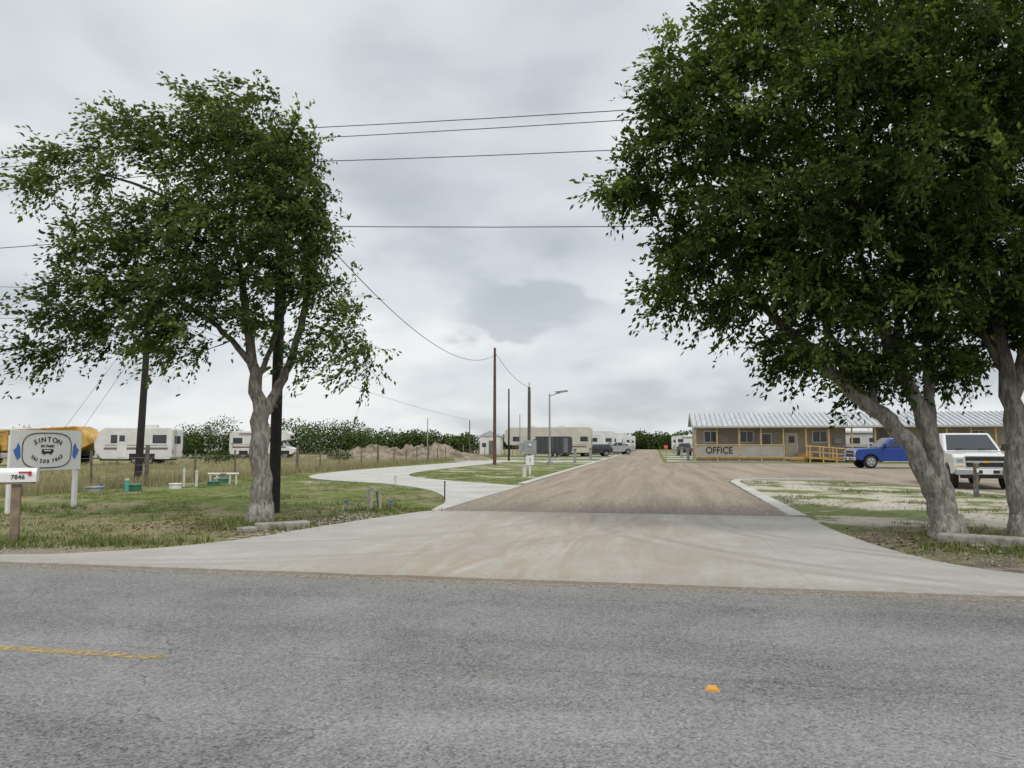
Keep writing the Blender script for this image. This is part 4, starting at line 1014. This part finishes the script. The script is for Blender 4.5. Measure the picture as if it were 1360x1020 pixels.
for s in (-1, 1): box(e, 'cab_window', 'glass', (-4.7, s*1.06, 2.0), (.8, .02, .6)); box(e, 'fuel_tank', 'chrome', (-3.3, s*.9, .75), (.9, .35, .45), .08)
box(e, 'windscreen', 'glass', (-5.37, 0, 2.1), (.04, 1.8, .65), .0, ry=.36); box(e, 'frame', 'black', (-1.3, 0, .85), (8.6, .9, .25))
for s in (-1, 1):
    for xx in (-5.3, .2, 1.3): wheel(e, xx, s*1.15, .5, .3, 'wheel')
e = empty('storage_shed', (-2.6, 96, 0), -.1)
box(e, 'walls', 'rvwhite', (0, 0, 1.3), (2.6, 3, 2.6)); prism(e, 'roof', 'roof', [(-1.5, 2.6), (1.5, 2.6), (0, 3.3)], -1.6, 1.6); box(e, 'door', 'rvgrey', (.3, -1.51, 1.05), (.9, .03, 2.0)); box(e, 'window', 'screen', (-.75, -1.51, 1.5), (.5, .03, .5))

# ------------------------------------------------------------------ office building
ob = empty('office_building', (16.9, 70.0, 0), YAW)
X1 = 27.4
# two cabins under one continuous metal roof
for a, b in ((0, 13.8), (17.2, X1)):
    box(ob, 'walls', 'siding', ((a+b)/2, 4.6, 1.95), (b-a-.3, 5.2, 2.9)); box(ob, 'skirting', 'siding', ((a+b)/2, 4.6, .25), (b-a-.35, 5.15, .5))
V = [(-.25, -.45, 3.28), (X1+.25, -.45, 3.28), (X1+.25, 4.2, 4.6), (-.25, 4.2, 4.6), (-.25, 7.7, 3.45), (X1+.25, 7.7, 3.45)]
V2 = [(a, b, c-.09) for a, b, c in V]
mesh_ob('roof', V+V2, [(0, 1, 2, 3), (3, 2, 5, 4), (6, 9, 8, 7), (9, 10, 11, 8), (0, 6, 7, 1), (4, 5, 11, 10), (0, 3, 9, 6), (3, 4, 10, 9), (1, 7, 8, 2), (2, 8, 11, 5)], M['roof'], ob)
V, Fc = [], []
n = int(X1/.45)
for i in range(n+1):
    x = -.2+(X1+.4)*i/n
    b = len(V); V += [(x-.04, -.46, 3.285), (x+.04, -.46, 3.285), (x+.04, 4.2, 4.605), (x-.04, 4.2, 4.605), (x-.016, -.46, 3.35), (x+.016, -.46, 3.35), (x+.016, 4.2, 4.67), (x-.016, 4.2, 4.67)]
    Fc += [(b+4, b+5, b+6, b+7), (b, b+4, b+7, b+3), (b+1, b+2, b+6, b+5), (b, b+1, b+5, b+4)]
mesh_ob('roof_ribs', V, Fc, M['galv'], ob)
mesh_ob('gable_l', [(.1, 2.0, 3.36), (.1, 7.2, 3.36), (.1, 4.2, 4.45)], [(0, 2, 1)], M['siding'], ob)
mesh_ob('gable_r', [(X1-.1, 2.0, 3.36), (X1-.1, 7.2, 3.36), (X1-.1, 4.2, 4.45)], [(0, 1, 2)], M['siding'], ob)
box(ob, 'porch_beam', 'lumber', (X1/2, -.05, 3.12), (X1, .1, .16)); box(ob, 'fascia', 'roof', (X1/2, -.44, 3.20), (X1+.5, .04, .16))
for a, b in ((0, 13.8), (17.2, X1)):
    xc = (a+b)/2; L = b-a
    box(ob, 'deck', 'lumber', (xc, .95, .42), (L, 2.0, .08)); box(ob, 'deck_rim', 'lumber', (xc, -.08, .36), (L, .05, .18)); box(ob, 'deck_skirt', 'siding', (xc, .1, .12), (L-.1, .04, .26))
np_ = 14
for i in range(np_+1):
    box(ob, 'porch_post', 'lumber', (.1+(X1-.2)*i/np_, -.05, 1.57), (.12, .12, 3.0))
def rail(x0, x1, y, z=1.4):
    box(ob, 'rail_top', 'lumber', ((x0+x1)/2, y-.02, z), (x1-x0, .10, .07)); box(ob, 'rail_low', 'lumber', ((x0+x1)/2, y-.02, .62), (x1-x0, .06, .07))
    n = int((x1-x0)/.16)
    V, Fc = [], []
    for i in range(1, n):
        x = x0+(x1-x0)*i/n; tubegeo(V, Fc, [(x, y, .62), (x, y, z)], .016, 4, caps=False)
    mesh_ob('balusters', V, Fc, M['lumber'], ob)
rail(17.4, 19.4, -.14); rail(20.9, 27.2, -.14)
box(ob, 'sign_panel', 'siding', (4.0, -.145, 1.0), (7.7, .03, 1.0)); box(ob, 'rail_cap', 'lumber', (4.0, -.14, 1.54), (7.9, .12, .1)); box(ob, 'rail_foot', 'lumber', (4.0, -.14, .44), (7.9, .12, .1))
for x in (.1, 4.0, 7.9): box(ob, 'panel_post', 'lumber', (x, -.16, 1.0), (.12, .08, .98))
text(ob, 'office_lettering', 'black', 'OFFICE', (2.2, -.18, 1.02), .88, ext=.01, sx=.85)
prism(ob, 'ramp', 'lumber', [(9.8, .46), (14.2, .06), (14.2, 0), (9.8, .36)], -1.7, -.2)
for yy in (-1.7, -.28):
    for i in range(5):
        x = 9.8+1.1*i; box(ob, 'ramp_post', 'lumber', (x, yy, .75-.05*i), (.1, .1, 1.5-.1*i))
    tube(ob, 'ramp_rail', 'lumber', [(9.7, yy, 1.45), (14.3, yy, 1.05)], .05, 6); tube(ob, 'ramp_rail_mid', 'lumber', [(9.7, yy, .95), (14.3, yy, .55)], .04, 6)
for i in range(3): box(ob, 'step_%d' % i, 'lumber', (8.9, -.35-.28*i, .36-.14*i), (1.3, .28, .05))
def win(x, y, w=1.1, h=.95, z=2.3):
    box(ob, 'window_frame', 'white', (x, y-.02, z), (w+.14, .05, h+.14)); box(ob, 'window_pane', 'screen', (x, y-.05, z), (w, .02, h)); box(ob, 'mullion', 'white', (x, y-.065, z), (.05, .02, h))
for x in (1.6, 4.9): win(x, 1.98)
win(11.4, 1.98, 1.2); win(20.6, 1.98, .9); win(24.8, 1.98)
for x, yy in ((6.6, 1.98), (8.9, 1.98), (18.6, 1.98), (22.6, 1.98)):
    box(ob, 'door_frame', 'white', (x, yy-.02, 1.55), (1.06, .05, 2.16)); box(ob, 'door', 'rvgrey' if x < 8 else 'rvtan', (x, yy-.05, 1.52), (.9, .03, 2.05)); box(ob, 'door_window', 'screen', (x, yy-.07, 2.05), (.5, .02, .6))
box(ob, 'wall_ac', 'greybox', (12.9, 1.75, 1.9), (.7, .4, .5), .02); box(ob, 'bench_seat', 'lumber', (10, 1.4, .85), (1.5, .4, .06)); box(ob, 'bench_legs', 'lumber', (10, 1.4, .65), (1.3, .3, .38))
# white trailer seen through the breezeway
trailer('travel_trailer', 36.2, 79.5, math.radians(-10), 8.5, 3.0, 'travel', 'rvwhite', 'rvgrey')

# ------------------------------------------------------------------ world, sun, camera
w = bpy.data.worlds.new('World'); scene.world = w; w.use_nodes = True
t = NT(w.node_tree); bg = w.node_tree.nodes['Background']
sky = t.new('ShaderNodeTexSky'); sky.sky_type = 'NISHITA'; sky.sun_disc = False
EL, AZ = math.radians(58), math.radians(158)
sky.sun_elevation = EL; sky.sun_rotation = AZ
d = t.new('ShaderNodeTexCoord').outputs['Generated']
sp = t.new('ShaderNodeSeparateXYZ'); t.put(sp.inputs[0], d)
zc = t.m('MAXIMUM', sp.outputs[2], 0.0)
k = t.m('DIVIDE', 1.0, t.m('ADD', zc, 0.34))
pv = t.comb(t.m('MULTIPLY', sp.outputs[0], k), t.m('MULTIPLY', sp.outputs[1], k), t.m('MULTIPLY', sp.outputs[2], 0.8))
n1 = t.noise(t.vm('ADD', pv, (3.3, 1.2, 0)), 1.25, 3, 0.5, 0.25)
n2 = t.noise(t.vm('ADD', pv, (1.1, 5.7, 0)), 4.2, 3, 0.5, 0.2)
f = t.m('ADD', t.m('MULTIPLY', n1, 0.70), t.m('MULTIPLY', n2, 0.30))
cl = t.mix(t.sm(f, 0.36, 0.50), (0.57, 0.605, 0.645), (0.75, 0.785, 0.81))
cl = t.mix(t.sm(f, 0.48, 0.60), cl, (0.89, 0.905, 0.91))
dv = t.vm('SUBTRACT', d, (0.03, 0.98, 0.185))
dv = t.vm('ADD', dv, t.vm('SCALE', t.vm('SUBTRACT', (t.comb(n2, n1, n2)), (0.5, 0.5, 0.5)), None, 0.22))
dd = t.vm('LENGTH', t.vm('MULTIPLY', dv, (1.0, 0.0, 2.2)))
cl = t.mix(t.sm(dd, 0.05, 0.11, 0.75, 0.0), cl, (0.52, 0.56, 0.61))
cl = t.vm('SCALE', cl, None, 10.0)
zb = t.m('ADD', 1.0, t.m('MULTIPLY', t.sm(zc, 0.5, 1.0), 0.75))
cl = t.vm('SCALE', cl, None, zb)
t.put(bg.inputs['Color'], t.mix(t.sm(n1, 0.3, 0.6, 0.18, 0.04), cl, sky.outputs[0])); bg.inputs['Strength'].default_value = 0.1

sl = bpy.data.lights.new('sun', 'SUN'); sl.energy = 1.5; sl.angle = math.radians(20); sl.color = (1.0, 0.965, 0.91)
so = bpy.data.objects.new('sun', sl); COL.objects.link(so)
sd = Vector((math.sin(AZ)*math.cos(EL), math.cos(AZ)*math.cos(EL), math.sin(EL)))
so.rotation_euler = sd.to_track_quat('Z', 'Y').to_euler(); so.location = (0, -10, 30)

cam = bpy.data.cameras.new('camera'); cam.sensor_width = 36; cam.lens = 26.47; cam.clip_end = 4000; cam.clip_start = 0.05
co = bpy.data.objects.new('camera', cam); COL.objects.link(co)
co.location = (0, 0, 1.6); co.rotation_euler = (math.radians(90+4.57), 0, 0)
scene.camera = co
scene.view_settings.view_transform = 'Standard'; scene.view_settings.look = 'None'; scene.view_settings.exposure = 0
